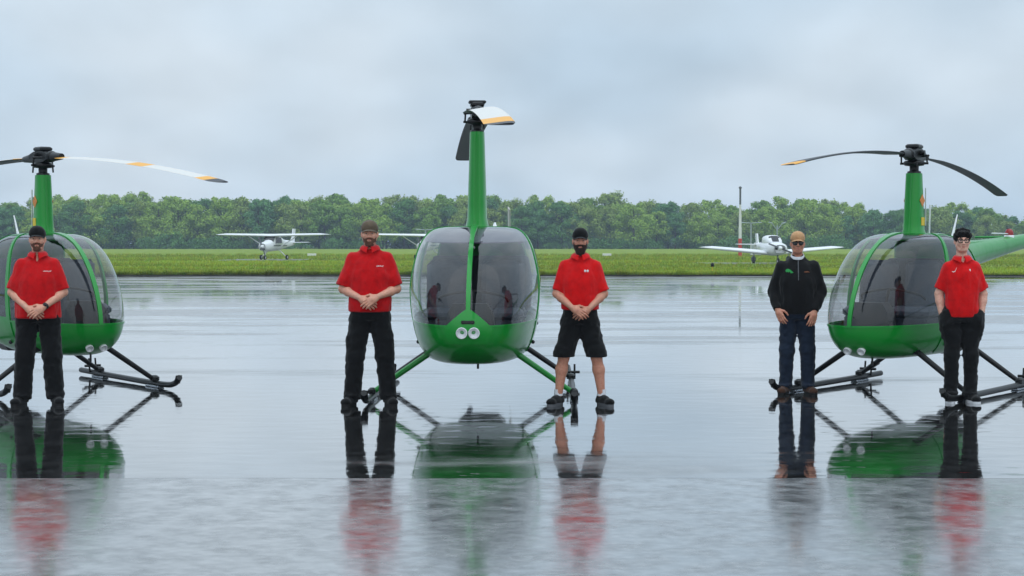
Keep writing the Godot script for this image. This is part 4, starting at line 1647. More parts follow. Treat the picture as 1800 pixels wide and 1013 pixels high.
		if p.get("cargo", false):
			tf.ell(Vector3((lerpf(0.1, fx, 0.3) + lg - 0.006) * s, 0.64, 0.0), Vector3(0.026, 0.085, 0.07), 0.02)
	if bottom < 0.3:
		for s in [-1.0, 1.0]:          # the cloth breaks over the shoe
			tf.ell(Vector3(fx * s, 0.10, 0.012), Vector3(0.078, 0.024, 0.088), 0.03)
	nz.frequency = 8.0
	tf.rough(nz, 0.011, Vector3(1.0, 1.3, 1.0))
	nz.frequency = 17.0
	tf.rough(nz, 0.007, Vector3(0.8, 1.0, 0.8))
	tf.cut(Vector3(0, -1, 0), Vector3(0, bottom, 0))
	nz.frequency = 1.0
	part(p.get("leg_name", "trousers"), net(tf), p.legs, o)
	# --- shoes
	for s in [-1.0, 1.0]:
		var yaw: float = p.get("toe_out", 0.3) * s
		var rot := Basis(Vector3.UP, yaw)
		var at := Vector3(fx * s, 0, -0.03)
		var gf := Field.new(at + Vector3(-0.17, -0.02, -0.13), at + Vector3(0.17, 0.17, 0.27), 0.008)
		gf.cap(at + rot * Vector3(0, 0.040, -0.045), at + rot * Vector3(0, 0.036, 0.165), 0.042, 0.046, 0.02)
		gf.ell(at + rot * Vector3(0, 0.060, 0.06), Vector3(0.047, 0.048, 0.075), 0.03, rot)
		gf.cap(at + rot * Vector3(0, 0.06, -0.02), at + Vector3(0, 0.115 if not p.get("boots", false) else 0.15, -0.012), 0.047, 0.046, 0.03)
		gf.ell(at + rot * Vector3(0, 0.045, 0.185), Vector3(0.046, 0.034, 0.05), 0.02, rot)
		gf.cut(Vector3(0, -1, 0), Vector3(0, 0.022, 0))
		var so := part("shoe", net(gf), p.shoe, o)
		var outline := PackedVector2Array()
		for k in 28:
			var a := TAU * k / 28.0
			var zz := 0.150 * cos(a)
			var xx := (0.050 + 0.007 * cos(a)) * signf(sin(a)) * pow(absf(sin(a)), 0.7)
			outline.append(Vector2(xx, -(zz + 0.075)))
		var sb := B.new()
		sb.slab(outline, 0.001, 0.030, rot * Basis(Vector3.RIGHT, -PI / 2), at)
		part("sole", sb.done(), p.get("sole", "rubber"), so)
		if p.get("laces", false):
			sb = B.new()
			for k in 3:
				var zz := 0.075 + 0.026 * k
				sb.tube(curve([at + rot * Vector3(-0.026, 0.094 - 0.012 * k, zz), at + rot * Vector3(0, 0.106 - 0.013 * k, zz + 0.004), at + rot * Vector3(0.026, 0.094 - 0.012 * k, zz)], 3), PackedFloat32Array([0.0045]), 6)
			part("laces", sb.done(), "mast_grey", so)
		if p.get("socks", false):
			sb = B.new()
			sb.tube(PackedVector3Array([Vector3(fx * s, 0.10, -0.026), Vector3(fx * s, 0.135, -0.024), Vector3(fx * s, 0.165, -0.024)]), PackedFloat32Array([0.046, 0.043, 0.045]), 16)
			part("sock", sb.done(), "white_cotton", o)
	# --- watch
	if p.has("watch"):
		var a: Dictionary = arms[p.watch]
		var dir: Vector3 = (a.wr - a.el).normalized()
		var c: Vector3 = a.wr - dir * 0.02
		var wb := B.new()
		wb.tube(PackedVector3Array([c - dir * 0.012, c + dir * 0.012]), PackedFloat32Array([0.035, 0.034]), 16, true, 1.0)
		var wt := part("watch", wb.done(), "rubber", o)
		wb = B.new()
		wb.ball(c + Vector3(0.0, 0.012, 0.033), Vector3(0.018, 0.018, 0.006), 12)
		part("watch_face", wb.done(), "lens_dark", wt)
	o.scale = Vector3.ONE * (p.tall / 1.80)
	return o

# both hands folded in front of the body at height y: one hand over the other
func folded(y: float, z: float, el_x: float, el_y: float, top_right := true) -> Array:
	var l := {"el": Vector3(-el_x, el_y, 0.01), "wr": Vector3(-0.085, y + 0.040, z), "hd": Vector3(0.86, -0.50, 0.10), "hn": Vector3(0.15, 0.25, 1.0), "th": -1.0, "curl": 0.42}
	var r := {"el": Vector3(el_x, el_y, 0.01), "wr": Vector3(0.085, y + 0.040, z), "hd": Vector3(-0.86, -0.50, 0.10), "hn": Vector3(-0.15, 0.25, 1.0), "th": 1.0, "curl": 0.42}
	if top_right:
		r.wr.z += 0.034
		r.wr.y += 0.012
		r.curl = 0.34
	else:
		l.wr.z += 0.034
		l.wr.y += 0.012
		l.curl = 0.34
	return [l, r]

func people() -> void:
	var p1 := person({"at": Vector3(px(66, 16.5), 0, -16.5), "turn": 0.16, "seed": 1, "tall": 1.77, "sx": 0.224, "w": 0.215, "d": 0.160, "fx": 0.165, "hip": 0.195, "hem": 0.885, "hem_w": 0.232, "vneck": 0.085, "leg_r": 0.096, "cuff_r": 0.090,
		"arms": folded(0.955, 0.200, 0.252, 1.15), "skin": "skin_b", "beard": 0.0, "beard_mat": "brown_beard", "cap": "black_twill", "cap_mark": "mast_grey", "top": "red_knit", "legs": "black_twill", "shoe": "black_fleece", "watch": 1.0,  # beard mesh here is chin shade, put in as brown colour
		"marks": [["script", 0.105, 1.365, 0.075, "thread_white"]], "face": 1.03})
	tag(p1, "person in black cap, red polo and black trousers, hands folded, wearing a wristwatch", "person", "people lined up on the wet apron")
	var p2 := person({"at": Vector3(px(650, 16.45), 0, -16.45), "turn": 0.03, "seed": 2, "lift": 0.04, "tall": 1.825, "sx": 0.230, "w": 0.202, "d": 0.160, "fx": 0.180, "hip": 0.180, "hem": 0.925, "leg_r": 0.092, "cuff_r": 0.082, "loose": 0.012,
		"arms": folded(1.025, 0.205, 0.262, 1.15), "skin": "skin_b", "beard": 0.15, "cap": "olive_canvas", "top": "red_knit", "legs": "black_twill", "cargo": true, "shoe": "black_fleece", "boots": true,
		"marks": [["script", 0.105, 1.375, 0.065, "thread_white"]], "face": 1.05, "beard_mat": "brown_beard"})
	tag(p2, "tall bearded person in olive brown cap, red polo and long black trousers", "person", "people lined up on the wet apron")
	var p3 := person({"at": Vector3(px(1020, 16.45), 0, -16.45), "turn": -0.02, "seed": 3, "tall": 1.75, "sx": 0.212, "w": 0.186, "d": 0.145, "fx": 0.222, "hip": 0.165, "hem": 0.985, "leg_end": 0.50, "leg_r": 0.098,
		"arms": folded(0.96, 0.195, 0.240, 1.15, false), "skin": "skin_c", "beard": 1.0, "cap": "black_twill", "top": "red_knit_light", "legs": "black_twill", "leg_name": "shorts", "shoe": "black_fleece", "sole": "mast_grey", "laces": true, "socks": true, "toe_out": 0.45,
		"marks": [["dots", 0.06, 1.385, 0.026, "thread_white"]]})
	tag(p3, "person with full dark beard, black cap, red polo shirt, black shorts and white socks", "person", "people lined up on the wet apron")
	var p4 := person({"at": Vector3(px(1402, 17.7), 0, -17.7), "turn": -0.12, "seed": 4, "tall": 1.725, "sx": 0.236, "w": 0.200, "d": 0.155, "fx": 0.125, "hip": 0.178, "hem": 0.90, "leg_r": 0.084, "cuff_r": 0.070, "long_sleeves": true, "top_name": "pullover",
		"arms": [{"el": Vector3(-0.265, 1.15, -0.02), "wr": Vector3(-0.225, 0.955, 0.125), "hd": Vector3(0.35, -0.85, 0.30), "hn": Vector3(-0.45, 0.1, 0.85), "th": -1.0, "curl": 0.40}, {"el": Vector3(0.265, 1.15, -0.02), "wr": Vector3(0.185, 0.935, 0.145), "hd": Vector3(-0.25, -0.95, 0.20), "hn": Vector3(0.30, 0.1, 0.95), "th": 1.0, "curl": 0.38}],
		"skin": "skin_c", "cap": "tan_canvas", "glasses": "sun", "top": "black_fleece", "legs": "blue_denim", "shoe": "brown_suede",
		"marks": [["leaf", -0.095, 1.375, 0.085, "thread_green"], ["script", 0.095, 1.372, 0.055, "thread_orange"]]})
	tag(p4, "person in tan cap, dark glasses and black pullover with a green emblem, blue jeans", "person", "people lined up on the wet apron")
	var p5 := person({"at": Vector3(px(1691, 16.75), 0, -16.75), "turn": -0.10, "seed": 5, "lift": 0.0, "tall": 1.75, "sx": 0.203, "w": 0.165, "d": 0.125, "fx": 0.098, "hip": 0.155, "hem": 0.895, "hem_w": 0.178, "vneck": 0.05, "leg_r": 0.077, "cuff_r": 0.068, "pockets": true, "sleeve": 0.82,
		"arms": [{"el": Vector3(-0.226, 1.135, -0.035), "wr": Vector3(-0.202, 0.905, 0.012), "hd": Vector3(0.04, -0.99, 0.02), "hn": Vector3(-0.95, 0.0, 0.2), "th": -1.0, "curl": 0.08}, {"el": Vector3(0.226, 1.135, -0.035), "wr": Vector3(0.202, 0.905, 0.012), "hd": Vector3(-0.04, -0.99, 0.02), "hn": Vector3(0.95, 0.0, 0.2), "th": 1.0, "curl": 0.08}],
		"skin": "skin_d", "hair": "full", "glasses": "clear", "top": "red_knit_light", "legs": "black_twill", "shoe": "black_fleece", "sole": "white_cotton", "toe_out": 0.22, "watch": 1.0,
		"marks": [["tick", -0.095, 1.375, 0.052, "thread_white"], ["bar", 0.065, 1.385, 0.014, "thread_white"]]})
	tag(p5, "bareheaded dark haired person with glasses and red polo, hands in trouser pockets", "person", "people lined up on the wet apron")

# ------------------------------------------------------------------ light aeroplanes parked in the grass (nose along +z)
func wing_half(b: B, root: Vector3, tip: Vector3, c0: float, c1: float, th: float) -> void:
	var rows := []
	var sec := [[0.5, 0.0], [0.42, 0.45], [0.2, 0.9], [0.0, 1.0], [-0.3, 0.6], [-0.5, 0.02], [-0.3, -0.3], [0.1, -0.5], [0.42, -0.4]]
	for i in 7:
		var v := i / 6.0
		var c := lerpf(c0, c1, v)
		if i == 6: c *= 0.8
		var ring := PackedVector3Array()
		for q in sec:
			ring.append(root.lerp(tip, v) + Vector3(0, q[1] * th * c * (1.0 if i < 6 else 0.3), q[0] * c))
		rows.append(ring)
	b.grid(rows, true, tip.x > root.x)
	b.fan(rows[-1], tip, tip.x < root.x)

func body_rings(list: Array, power := 0.8) -> ArrayMesh:
	var b := B.new()
	var rows := []
	for q in list:            # z, centre y, half width, half height
		var ring := PackedVector3Array()
		for j in 24:
			var a := TAU * j / 24.0
			ring.append(Vector3(signf(cos(a)) * pow(absf(cos(a)), power) * q[2], q[1] + signf(sin(a)) * pow(absf(sin(a)), power) * q[3], q[0]))
		rows.append(ring)
	b.grid(rows, true, true)
	b.fan(rows[0], Vector3(0, list[0][1], list[0][0]), true)
	b.fan(rows[-1], Vector3(0, list[-1][1], list[-1][0]), false)
	return b.done()

func wheel(o: Node3D, called: String, c: Vector3, r: float) -> void:
	var b := B.new()
	var prof := [[r * 0.55, -0.075], [r * 0.9, -0.08], [r, -0.045], [r, 0.045], [r * 0.9, 0.08], [r * 0.55, 0.075]]
	var rows := []
	for q in prof:
		var ring := PackedVector3Array()
		for j in 20:
			var a := TAU * j / 20.0
			ring.append(c + Vector3(q[1], cos(a) * q[0], sin(a) * q[0]))
		rows.append(ring)
	b.grid(rows, true, false)
	var w := part(called, b.done(), "rubber", o)
	b = B.new()
	b.tube(PackedVector3Array([c - Vector3(0.06, 0, 0), c + Vector3(0.06, 0, 0)]), PackedFloat32Array([r * 0.56]), 16)
	part("rim", b.done(), "mast_white", w)

func propeller(o: Node3D, c: Vector3, r: float, turn: float) -> void:
	var pr := group_part("propeller", o, c)
	pr.rotation.z = turn
	var b := B.new()
	b.tube(PackedVector3Array([Vector3(0, 0, -0.02), Vector3(0, 0, 0.10), Vector3(0, 0, 0.22), Vector3(0, 0, 0.28)]), PackedFloat32Array([0.16, 0.15, 0.09, 0.01]), 16)
	part("spinner", b.done(), "white_paint", pr)
	for s in [-1.0, 1.0]:
		b = B.new()
		b.box(Vector3(0, r * 0.53 * s, 0.05), Vector3(0.13, r * 0.94, 0.03), 0.012, Basis(Vector3.UP, 0.4 * s))
		part("propeller_blade", b.done(), "mast_grey", pr)

func high_wing(at: Vector3, turn: float) -> Node3D:
	var o := thing("light_aeroplane", at, turn)
	part("fuselage", body_rings([[2.35, 1.18, 0.30, 0.28], [2.2, 1.18, 0.44, 0.38], [1.35, 1.22, 0.54, 0.46], [0.95, 1.30, 0.56, 0.55], [0.55, 1.48, 0.56, 0.72], [-0.9, 1.50, 0.54, 0.68], [-2.0, 1.42, 0.38, 0.42], [-4.8, 1.50, 0.12, 0.18]]), "white_paint", o)
	for s in [-1.0, 1.0]:
		var b := B.new()
		wing_half(b, Vector3(0.0, 2.17, 0.05), Vector3(5.5 * s, 2.28, 0.0), 1.62, 1.15, 0.11)
		part("wing", b.done(), "white_paint", o)
		b = B.new()
		b.tube(PackedVector3Array([Vector3(0.52 * s, 1.02, 0.2), Vector3(2.45 * s, 2.18, 0.05)]), PackedFloat32Array([0.045]), 8)
		part("wing_strut", b.done(), "white_paint", o)
		b = B.new()
		wing_half(b, Vector3(0.0, 1.55, -4.55), Vector3(1.7 * s, 1.58, -4.65), 0.95, 0.6, 0.06)
		part("tailplane", b.done(), "white_paint", o)
		b = B.new()
		b.tube(PackedVector3Array([Vector3(0.45 * s, 0.92, -0.2), Vector3(0.9 * s, 0.55, -0.2), Vector3(1.22 * s, 0.24, -0.2)]), PackedFloat32Array([0.055, 0.045, 0.04]), 8)
		part("gear_leg", b.done(), "white_paint", o)
		wheel(o, "main_wheel", Vector3(1.27 * s, 0.22, -0.2), 0.22)
		b = B.new()
		b.sheet([PackedVector3Array([Vector3(0.575 * s, 1.50, 0.75), Vector3(0.575 * s, 1.50, -0.7)]), PackedVector3Array([Vector3(0.54 * s, 2.02, 0.45), Vector3(0.54 * s, 2.02, -0.6)])], 0.012)
		part("side_window", b.done(), "lens_dark", o)
	var w := B.new()
	w.sheet([PackedVector3Array([Vector3(-0.50, 1.62, 1.06), Vector3(-0.2, 1.68, 1.16), Vector3(0.2, 1.68, 1.16), Vector3(0.50, 1.62, 1.06)]), PackedVector3Array([Vector3(-0.50, 2.12, 0.62), Vector3(-0.2, 2.16, 0.66), Vector3(0.2, 2.16, 0.66), Vector3(0.50, 2.12, 0.62)])], 0.012)
	part("windscreen", w.done(), "lens_dark", o)
	w = B.new()
	w.slab(PackedVector2Array([Vector2(-0.1, 1.6), Vector2(0.95, 1.6), Vector2(0.42, 2.0), Vector2(0.2, 2.85), Vector2(-0.35, 2.85)]), -0.05, 0.05, Basis(Vector3.UP, -PI / 2), Vector3(0, 0, -4.75))
	part("fin", w.done(), "white_paint", o)
	w = B.new()
	w.box(Vector3(0.0, 0.98, 2.28), Vector3(0.5, 0.14, 0.2), 0.04)
	part("cowl_opening", w.done(), "rubber", o)
	w = B.new()
	w.rod(Vector3(0, 0.9, 1.7), Vector3(0, 0.2, 1.78), 0.045)
	part("nose_leg", w.done(), "white_paint", o)
	wheel(o, "nose_wheel", Vector3(0, 0.19, 1.8), 0.19)
	w = B.new()
	for s in [-1.0, 1.0]:
		w.box(Vector3(0.545 * s, 1.28, -0.4), Vector3(0.03, 0.10, 3.0), 0.008)
	part("side_stripe", w.done(), "mast_grey", o)
	propeller(o, Vector3(0, 1.18, 2.36), 0.95, 0.35)
	return o

func low_wing(at: Vector3, turn: float) -> Node3D:
	var o := thing("light_aeroplane", at, turn)
	part("fuselage", body_rings([[2.3, 1.08, 0.42, 0.30], [2.15, 1.08, 0.58, 0.42], [1.2, 1.10, 0.68, 0.50], [0.5, 1.12, 0.70, 0.54], [-1.2, 1.15, 0.66, 0.52], [-2.4, 1.22, 0.36, 0.38], [-4.6, 1.32, 0.12, 0.17]]), "white_paint", o)
	part("cabin_top", body_rings([[1.15, 1.50, 0.46, 0.10], [0.75, 1.62, 0.56, 0.28], [0.3, 1.70, 0.60, 0.40], [-0.7, 1.72, 0.58, 0.38], [-1.7, 1.58, 0.32, 0.22], [-2.4, 1.45, 0.15, 0.1]]), "white_paint", o)
	var w := B.new()
	w.sheet([PackedVector3Array([Vector3(-0.44, 1.60, 0.98), Vector3(-0.2, 1.62, 1.12), Vector3(0.2, 1.62, 1.12), Vector3(0.44, 1.60, 0.98)]), PackedVector3Array([Vector3(-0.40, 1.98, 0.52), Vector3(-0.2, 2.04, 0.55), Vector3(0.2, 2.04, 0.55), Vector3(0.40, 1.98, 0.52)])], 0.012)
	part("windscreen", w.done(), "lens_dark", o)
	for s in [-1.0, 1.0]:
		var b := B.new()
		wing_half(b, Vector3(0.3 * s, 0.74, -0.1), Vector3(5.35 * s, 1.20, -0.1), 1.85, 1.25, 0.13)
		part("wing", b.done(), "white_paint", o)
		b = B.new()
		wing_half(b, Vector3(0.0, 1.40, -4.3), Vector3(1.75 * s, 1.42, -4.3), 0.85, 0.7, 0.06)
		part("tailplane", b.done(), "white_paint", o)
		b = B.new()
		b.rod(Vector3(1.32 * s, 0.85, -0.25), Vector3(1.32 * s, 0.22, -0.25), 0.05)
		part("gear_leg", b.done(), "white_paint", o)
		b = B.new()
		b.ball(Vector3(1.32 * s, 0.32, -0.27), Vector3(0.15, 0.24, 0.48), 14)
		part("wheel_fairing", b.done(), "mast_grey", o)
		wheel(o, "main_wheel", Vector3(1.32 * s, 0.21, -0.25), 0.21)
		b = B.new()
		b.sheet([PackedVector3Array([Vector3(0.545 * s, 1.55, 0.6), Vector3(0.55 * s, 1.55, -1.1)]), PackedVector3Array([Vector3(0.47 * s, 1.98, 0.35), Vector3(0.47 * s, 1.96, -0.9)])], 0.012)
		part("side_window", b.done(), "lens_dark", o)
	w = B.new()
	w.slab(PackedVector2Array([Vector2(-0.1, 1.35), Vector2(0.85, 1.35), Vector2(0.4, 1.6), Vector2(0.15, 2.25), Vector2(-0.35, 2.25)]), -0.05, 0.05, Basis(Vector3.UP, -PI / 2), Vector3(0, 0, -4.5))
	part("fin", w.done(), "white_paint", o)
	w = B.new()
	for s in [-1.0, 1.0]:
		w.box(Vector3(0.27 * s, 1.10, 2.28), Vector3(0.2, 0.14, 0.1), 0.03)
	part("cowl_opening", w.done(), "rubber", o)
	w = B.new()
	w.rod(Vector3(0, 0.9, 1.6), Vector3(0, 0.2, 1.75), 0.05)
	part("nose_leg", w.done(), "mast_grey", o)
	wheel(o, "nose_wheel", Vector3(0, 0.20, 1.78), 0.20)
	propeller(o, Vector3(0, 1.14, 2.32), 0.93, 1.2)
	return o

func airplanes() -> void:
	var a := high_wing(Vector3(px(480, 150), 0.092, -150), -0.27)
	tag(a, "white high wing light aeroplane with struts, alone in the grass, whole span in view", "aeroplane", "light aeroplanes parked in the grass")
	var b := high_wing(Vector3(px(752, 152), 0.092, -152), -0.22)
	tag(b, "white high wing light aeroplane half hidden behind the large middle helicopter", "aeroplane", "light aeroplanes parked in the grass")
	var c := low_wing(Vector3(px(1357, 122), 0.092, -122), 0.10)
	tag(c, "white low wing light aeroplane behind the person in the black pullover", "aeroplane", "light aeroplanes parked in the grass")

# ------------------------------------------------------------------ masts, lights, markers, tanks
func lamp_post(x: float, d: float, h: float, vee: bool, label: String) -> void:
	var o := thing("light_post", Vector3(px(x, d), 0.08, -d))
	var b := B.new()
	b.rod(Vector3.ZERO, Vector3(0, h, 0), 0.085)
	part("post", b.done(), "galvanised", o)
	for s in [-1.0, 1.0]:
		b = B.new()
		b.rod(Vector3(0, h - (0.55 if vee else 0.05), 0), Vector3((0.6 if vee else 0.85) * s, h + (0.2 if vee else 0.0), 0), 0.05)
		part("arm", b.done(), "galvanised", o)
		b = B.new()
		b.box(Vector3((0.75 if vee else 1.0) * s, h + (0.28 if vee else 0.02), 0.05), Vector3(0.5, 0.12, 0.35), 0.04, Basis(Vector3.BACK, 0.35 * s if vee else 0.08 * s))
		part("lamp_head", b.done(), "galvanised", o)
	tag(o, label, "light post", "twin headed light posts by the wood")

func field_things() -> void:
	var o := thing("aerial_mast", Vector3(px(1301, 175), 0.08, -175))
	var cuts := [[0.0, 2.0, "mast_red"], [2.0, 3.2, "mast_white"], [3.2, 4.6, "mast_white"], [4.6, 5.6, "mast_white"], [5.6, 7.3, "mast_grey"]]
	for q in cuts:
		var b := B.new()
		b.rod(Vector3(0, q[0], 0), Vector3(0, q[1], 0), 0.20 - 0.017 * q[0], 10)
		part("mast_section", b.done(), q[2], o)
	var tb := B.new()
	tb.ball(Vector3(0, 7.38, 0), Vector3(0.17, 0.16, 0.17), 10)
	part("mast_lamp", tb.done(), "mast_grey", o)
	for s in [-1.0, 1.0]:
		tb = B.new()
		tb.box(Vector3(0.12 * s, 0.8, 0), Vector3(0.10, 1.75, 0.28), 0.02)
		part("foot_brace", tb.done(), "mast_red", o)
	tag(o, "slim aerial mast, red at its foot and grey at its top, reaching above the trees", "mast")
	lamp_post(748, 200, 3.15, false, "twin headed light post beside the middle helicopter's left shoulder")
	lamp_post(1320, 190, 3.85, false, "twin headed light post with level arms just right of the aerial mast")
	lamp_post(1366, 190, 3.55, true, "twin headed light post with raised arms above the low wing aeroplane")
	var k := 0
	for q in [[1322, 1.15, "narrow white cabinet left of its two neighbours, beside the aerial mast"], [1329, 1.35, "white cabinet in the middle of three beside the aerial mast"], [1335, 1.35, "white cabinet nearest to the low wing aeroplane's cowling"]]:
		var t := thing("equipment_cabinet", Vector3(px(q[0], 186), 0.08, -186))
		var b := B.new()
		b.box(Vector3(0, 0.2 + q[1] * 0.5, 0), Vector3(0.30 if k == 0 else 0.36, q[1], 0.5), 0.03)
		part("housing", b.done(), "mast_white", t)
		b = B.new()
		b.box(Vector3(0, 0.10, 0), Vector3(0.5, 0.2, 0.6), 0.01)
		part("plinth", b.done(), "taxi_concrete", t)
		b = B.new()
		b.box(Vector3(0, 0.25 + q[1] * 0.5, 0.255), Vector3(0.22, q[1] * 0.8, 0.02), 0.004)
		part("door", b.done(), "galvanised", t)
		tag(t, q[2], "cabinet", "white equipment cabinets by the mast")
		k += 1
	var m := thing("edge_light", Vector3(px(1252.5, 84), 0.08, -84))
	var eb := B.new()
	eb.rod(Vector3.ZERO, Vector3(0, 0.34, 0), 0.03)
	part("stake", eb.done(), "sign_yellow", m)
	eb = B.new()
	eb.lathe([[0.001, 0.33], [0.09, 0.33], [0.085, 0.46], [0.05, 0.52], [0.001, 0.53]], 14)
	part("lamp_head", eb.done(), "rubber", m)
	eb = B.new()
	eb.lathe([[0.001, 0.0], [0.16, 0.0], [0.15, 0.03], [0.001, 0.03]], 14)
	part("base_plate", eb.done(), "sign_yellow", m)
	tag(m, "small edge light, dark head on a yellow stake, in the grass by the apron", "edge light")
	for q in [[548, 178, "low white marker board in the grass right of the lone high wing aeroplane"], [1067, 178, "low white marker board in the grass beside the person in shorts"]]:
		var t := thing("marker_board", Vector3(px(q[0], q[1]), 0.08, -q[1]))
		var b := B.new()
		b.box(Vector3(0, 0.26, 0), Vector3(0.95, 0.26, 0.10), 0.015)
		part("board", b.done(), "mast_white", t)
		for s in [-1.0, 1.0]:
			b = B.new()
			b.rod(Vector3(0.35 * s, 0, 0), Vector3(0.35 * s, 0.15, 0), 0.03)
			part("leg", b.done(), "mast_grey", t)
		tag(t, q[2], "marker board", "low white boards in the grass")

# ------------------------------------------------------------------ the wood beyond the field
func crown_mesh(rng: RandomNumberGenerator, n: int, wide: float, tall: float, low: float, loose: float) -> ArrayMesh:
	var v := PackedVector3Array()
	var nrm := PackedVector3Array()
	var col := PackedColorArray()
	var blobs := []
	for k in 36:
		var a := rng.randf() * TAU
		var u := rng.randf()
		var y := lerpf(low, tall, 0.10 + 0.80 * u)
		var reach := wide * sqrt(maxf(0.0, 1.0 - pow((u - 0.42) / 0.62, 2.0))) * (0.45 + 0.5 * sqrt(rng.randf()))
		var r := lerpf(1.3, 0.75, u) * (0.7 + 0.7 * rng.randf()) * wide / 4.6
		blobs.append([Vector3(cos(a) * reach, y, sin(a) * reach), r, rng.randf_range(0.9, 1.1), rng.randf_range(0.92, 1.08)])
	for k in 5:
		blobs.append([Vector3(rng.randf_range(-0.4, 0.4) * wide, tall * rng.randf_range(0.86, 0.97), rng.randf_range(-0.4, 0.4) * wide), rng.randf_range(0.5, 0.95) * wide / 4.6, rng.randf_range(0.95, 1.15), 1.0])
	for k in n:
		var bl = blobs[rng.randi() % blobs.size()]
		var d := Vector3(rng.randfn(), rng.randfn() * 0.9 + 0.25, rng.randfn()).normalized()
		var p: Vector3 = bl[0] + d * bl[1] * (1.0 + loose * rng.randfn() * 0.35) * Vector3(1.25, 0.95, 1.25)
		var nn := (d + Vector3(rng.randfn(), rng.randfn(), rng.randfn()) * 0.45).normalized()
		var s := nn.cross(Vector3(rng.randfn(), rng.randfn(), rng.randfn())).normalized()
		var t := nn.cross(s)
		var sz := rng.randf_range(0.16, 0.34)
		var c := Color(bl[2] * rng.randf_range(0.88, 1.12), bl[2] * rng.randf_range(0.92, 1.08), bl[2] * bl[3] * rng.randf_range(0.85, 1.15))
		var q := [p + s * sz, p + t * sz * 0.7 + nn * sz * 0.25, p - s * sz * 0.9, p - t * sz * 0.75 + nn * sz * 0.1]
		for i in [0, 2, 1, 0, 3, 2]:
			v.append(q[i])
			nrm.append(nn)
			col.append(c)
	var arr := []
	arr.resize(Mesh.ARRAY_MAX)
	arr[Mesh.ARRAY_VERTEX] = v
	arr[Mesh.ARRAY_NORMAL] = nrm
	arr[Mesh.ARRAY_COLOR] = col
	var m := ArrayMesh.new()
	m.add_surface_from_arrays(Mesh.PRIMITIVE_TRIANGLES, arr)
	return m

func trunk_mesh(rng: RandomNumberGenerator, tall: float, wide: float) -> ArrayMesh:
	var b := B.new()
	var lean := Vector3(rng.randf_range(-0.3, 0.3), 0, rng.randf_range(-0.3, 0.3))
	b.tube(curve([Vector3(0, -0.2, 0), lean * 0.4 + Vector3(0, tall * 0.3, 0), lean + Vector3(0, tall * 0.62, 0), lean * 1.3 + Vector3(0, tall * 0.92, 0)], 3), PackedFloat32Array([0.34, 0.29, 0.26, 0.24, 0.21, 0.18, 0.15, 0.11, 0.07, 0.04]), 8, false)
	for k in 9:
		var a := TAU * k / 9.0 + rng.randf()
		var y := tall * rng.randf_range(0.28, 0.75)
		var base := lean * (y / tall) * 1.3 + Vector3(0, y, 0)
		var out_ := Vector3(cos(a), 0.55 + 0.5 * rng.randf(), sin(a)) * wide * rng.randf_range(0.5, 0.85)
		b.tube(curve([base, base + out_ * 0.5 + Vector3(0, -0.1, 0), base + out_], 3), PackedFloat32Array([0.12, 0.09, 0.07, 0.05, 0.04, 0.03, 0.02]), 6, false)
	return b.done()

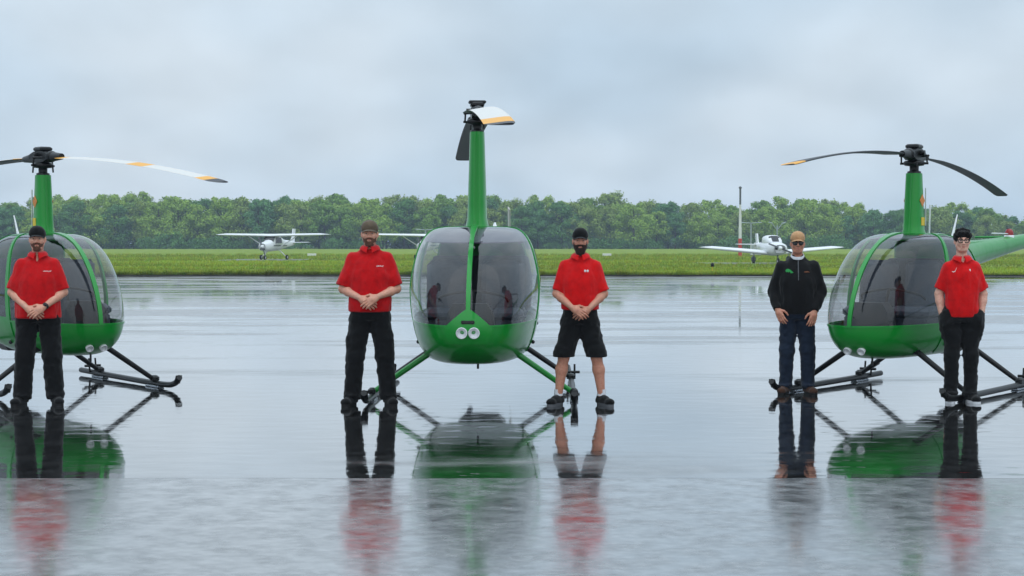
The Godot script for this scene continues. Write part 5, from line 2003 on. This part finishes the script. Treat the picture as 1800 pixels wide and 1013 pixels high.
func wood() -> void:
	var rng := RandomNumberGenerator.new()
	rng.seed = 2024
	var kinds := []
	var leaves := ["leaf_light", "leaf_mid", "leaf_dark", "leaf_olive", "leaf_blue", "leaf_mid", "leaf_light", "leaf_olive"]
	for k in 8:
		var tall := 13.0
		var wide := rng.randf_range(4.2, 5.4)
		kinds.append([crown_mesh(rng, 7000, wide, tall, 1.2, 0.9 if k != 3 else 1.5), trunk_mesh(rng, tall, wide), leaves[k]])
	var words := {"leaf_light": "pale green tree", "leaf_mid": "mid green tree", "leaf_dark": "dark green tree", "leaf_olive": "olive green tree", "leaf_blue": "blue green tree"}
	var marks := [[215, "behind the white bladed small helicopter"], [360, "left of the lone high wing aeroplane"], [600, "behind the lone high wing aeroplane"], [720, "behind the person in olive cap"], [950, "behind the large middle helicopter"], [1090, "behind the person in shorts"], [1290, "left of the slim aerial mast"], [1460, "behind the low wing aeroplane"], [1660, "behind the dark bladed small helicopter"], [9999, "behind the bareheaded person"]]
	var nth := ["first", "second", "third", "fourth", "fifth", "sixth", "seventh", "eighth", "ninth", "tenth", "eleventh", "twelfth", "thirteenth", "fourteenth"]
	var seen_in := {}
	var spread := [[418.0, 5.2, 1.0], [425.0, 5.6, 1.06], [433.0, 6.2, 1.13]]
	for row in 3:
		var d0: float = spread[row][0]
		var x := -140.0 + row * 2.0
		while x < 140.0:
			var d: float = d0 + rng.randf_range(-3.0, 3.0)
			var u := 900.0 + x / d * FOCAL        # column of the photograph this tree stands in
			var top := 350.0
			for q in [[0, 372, 90, 352], [90, 352, 250, 350], [250, 350, 560, 350], [560, 350, 690, 360], [690, 346, 790, 350], [790, 352, 1000, 358], [1000, 354, 1090, 352], [1090, 360, 1260, 364], [1260, 364, 1340, 362], [1340, 358, 1420, 356], [1420, 358, 1530, 372], [1530, 376, 1640, 372], [1640, 366, 1740, 372], [1740, 376, 1800, 382]]:
				if u >= q[0] and u < q[2]: top = lerpf(q[1], q[3], (u - q[0]) / (q[2] - q[0]))
			if u >= 1800: top = 380
			if u < 0: top = 366
			var tall: float = (EYE + (427.0 - top) / FOCAL * d) * spread[row][2] / 1.06 + rng.randf_range(-1.6, 1.0)
			var kd = kinds[rng.randi() % kinds.size()]
			if u > 1370 and u < 1480 and row == 0: kd = kinds[0]
			var o := thing("leafy_tree", Vector3(x, 0.05, -d), rng.randf() * TAU)
			var sc := tall / 13.0
			o.scale = Vector3(sc * rng.randf_range(0.92, 1.15), sc, sc * rng.randf_range(0.92, 1.15))
			part("trunk", kd[1], "bark", o)
			part("crown", kd[0], kd[2], o)
			var place := ""
			for q in marks:
				if place == "" and u < q[0]: place = q[1]
			var spot: String = ["front", "middle", "back"][row] + " row " + place
			var k: int = seen_in.get(spot, 0)
			seen_in[spot] = k + 1
			tag(o, "%s, %s from left in %s" % [words[kd[2]], nth[mini(k, 13)], spot], "tree", "leafy trees of the wood behind the airfield")
			x += spread[row][1] * rng.randf_range(0.8, 1.25)
	# undergrowth along the foot of the wood
	var mm := MultiMesh.new()
	mm.transform_format = MultiMesh.TRANSFORM_3D
	mm.mesh = crown_mesh(rng, 900, 4.6, 3.4, 0.0, 0.8)
	mm.instance_count = 220
	for k in 220:
		var s := rng.randf_range(0.5, 1.0)
		mm.set_instance_transform(k, Transform3D(Basis(Vector3.UP, rng.randf() * TAU).scaled(Vector3(s, s * rng.randf_range(0.7, 1.2), s)), Vector3(rng.randf_range(-155, 155), -0.1, -rng.randf_range(410.0, 440.0))))
	var mi := MultiMeshInstance3D.new()
	mi.name = "undergrowth"
	mi.multimesh = mm
	mi.material_override = M["leaf_dark"]
	add_child(mi)
	tag(mi, "dark undergrowth along the foot of the wood", "undergrowth", "", "stuff")
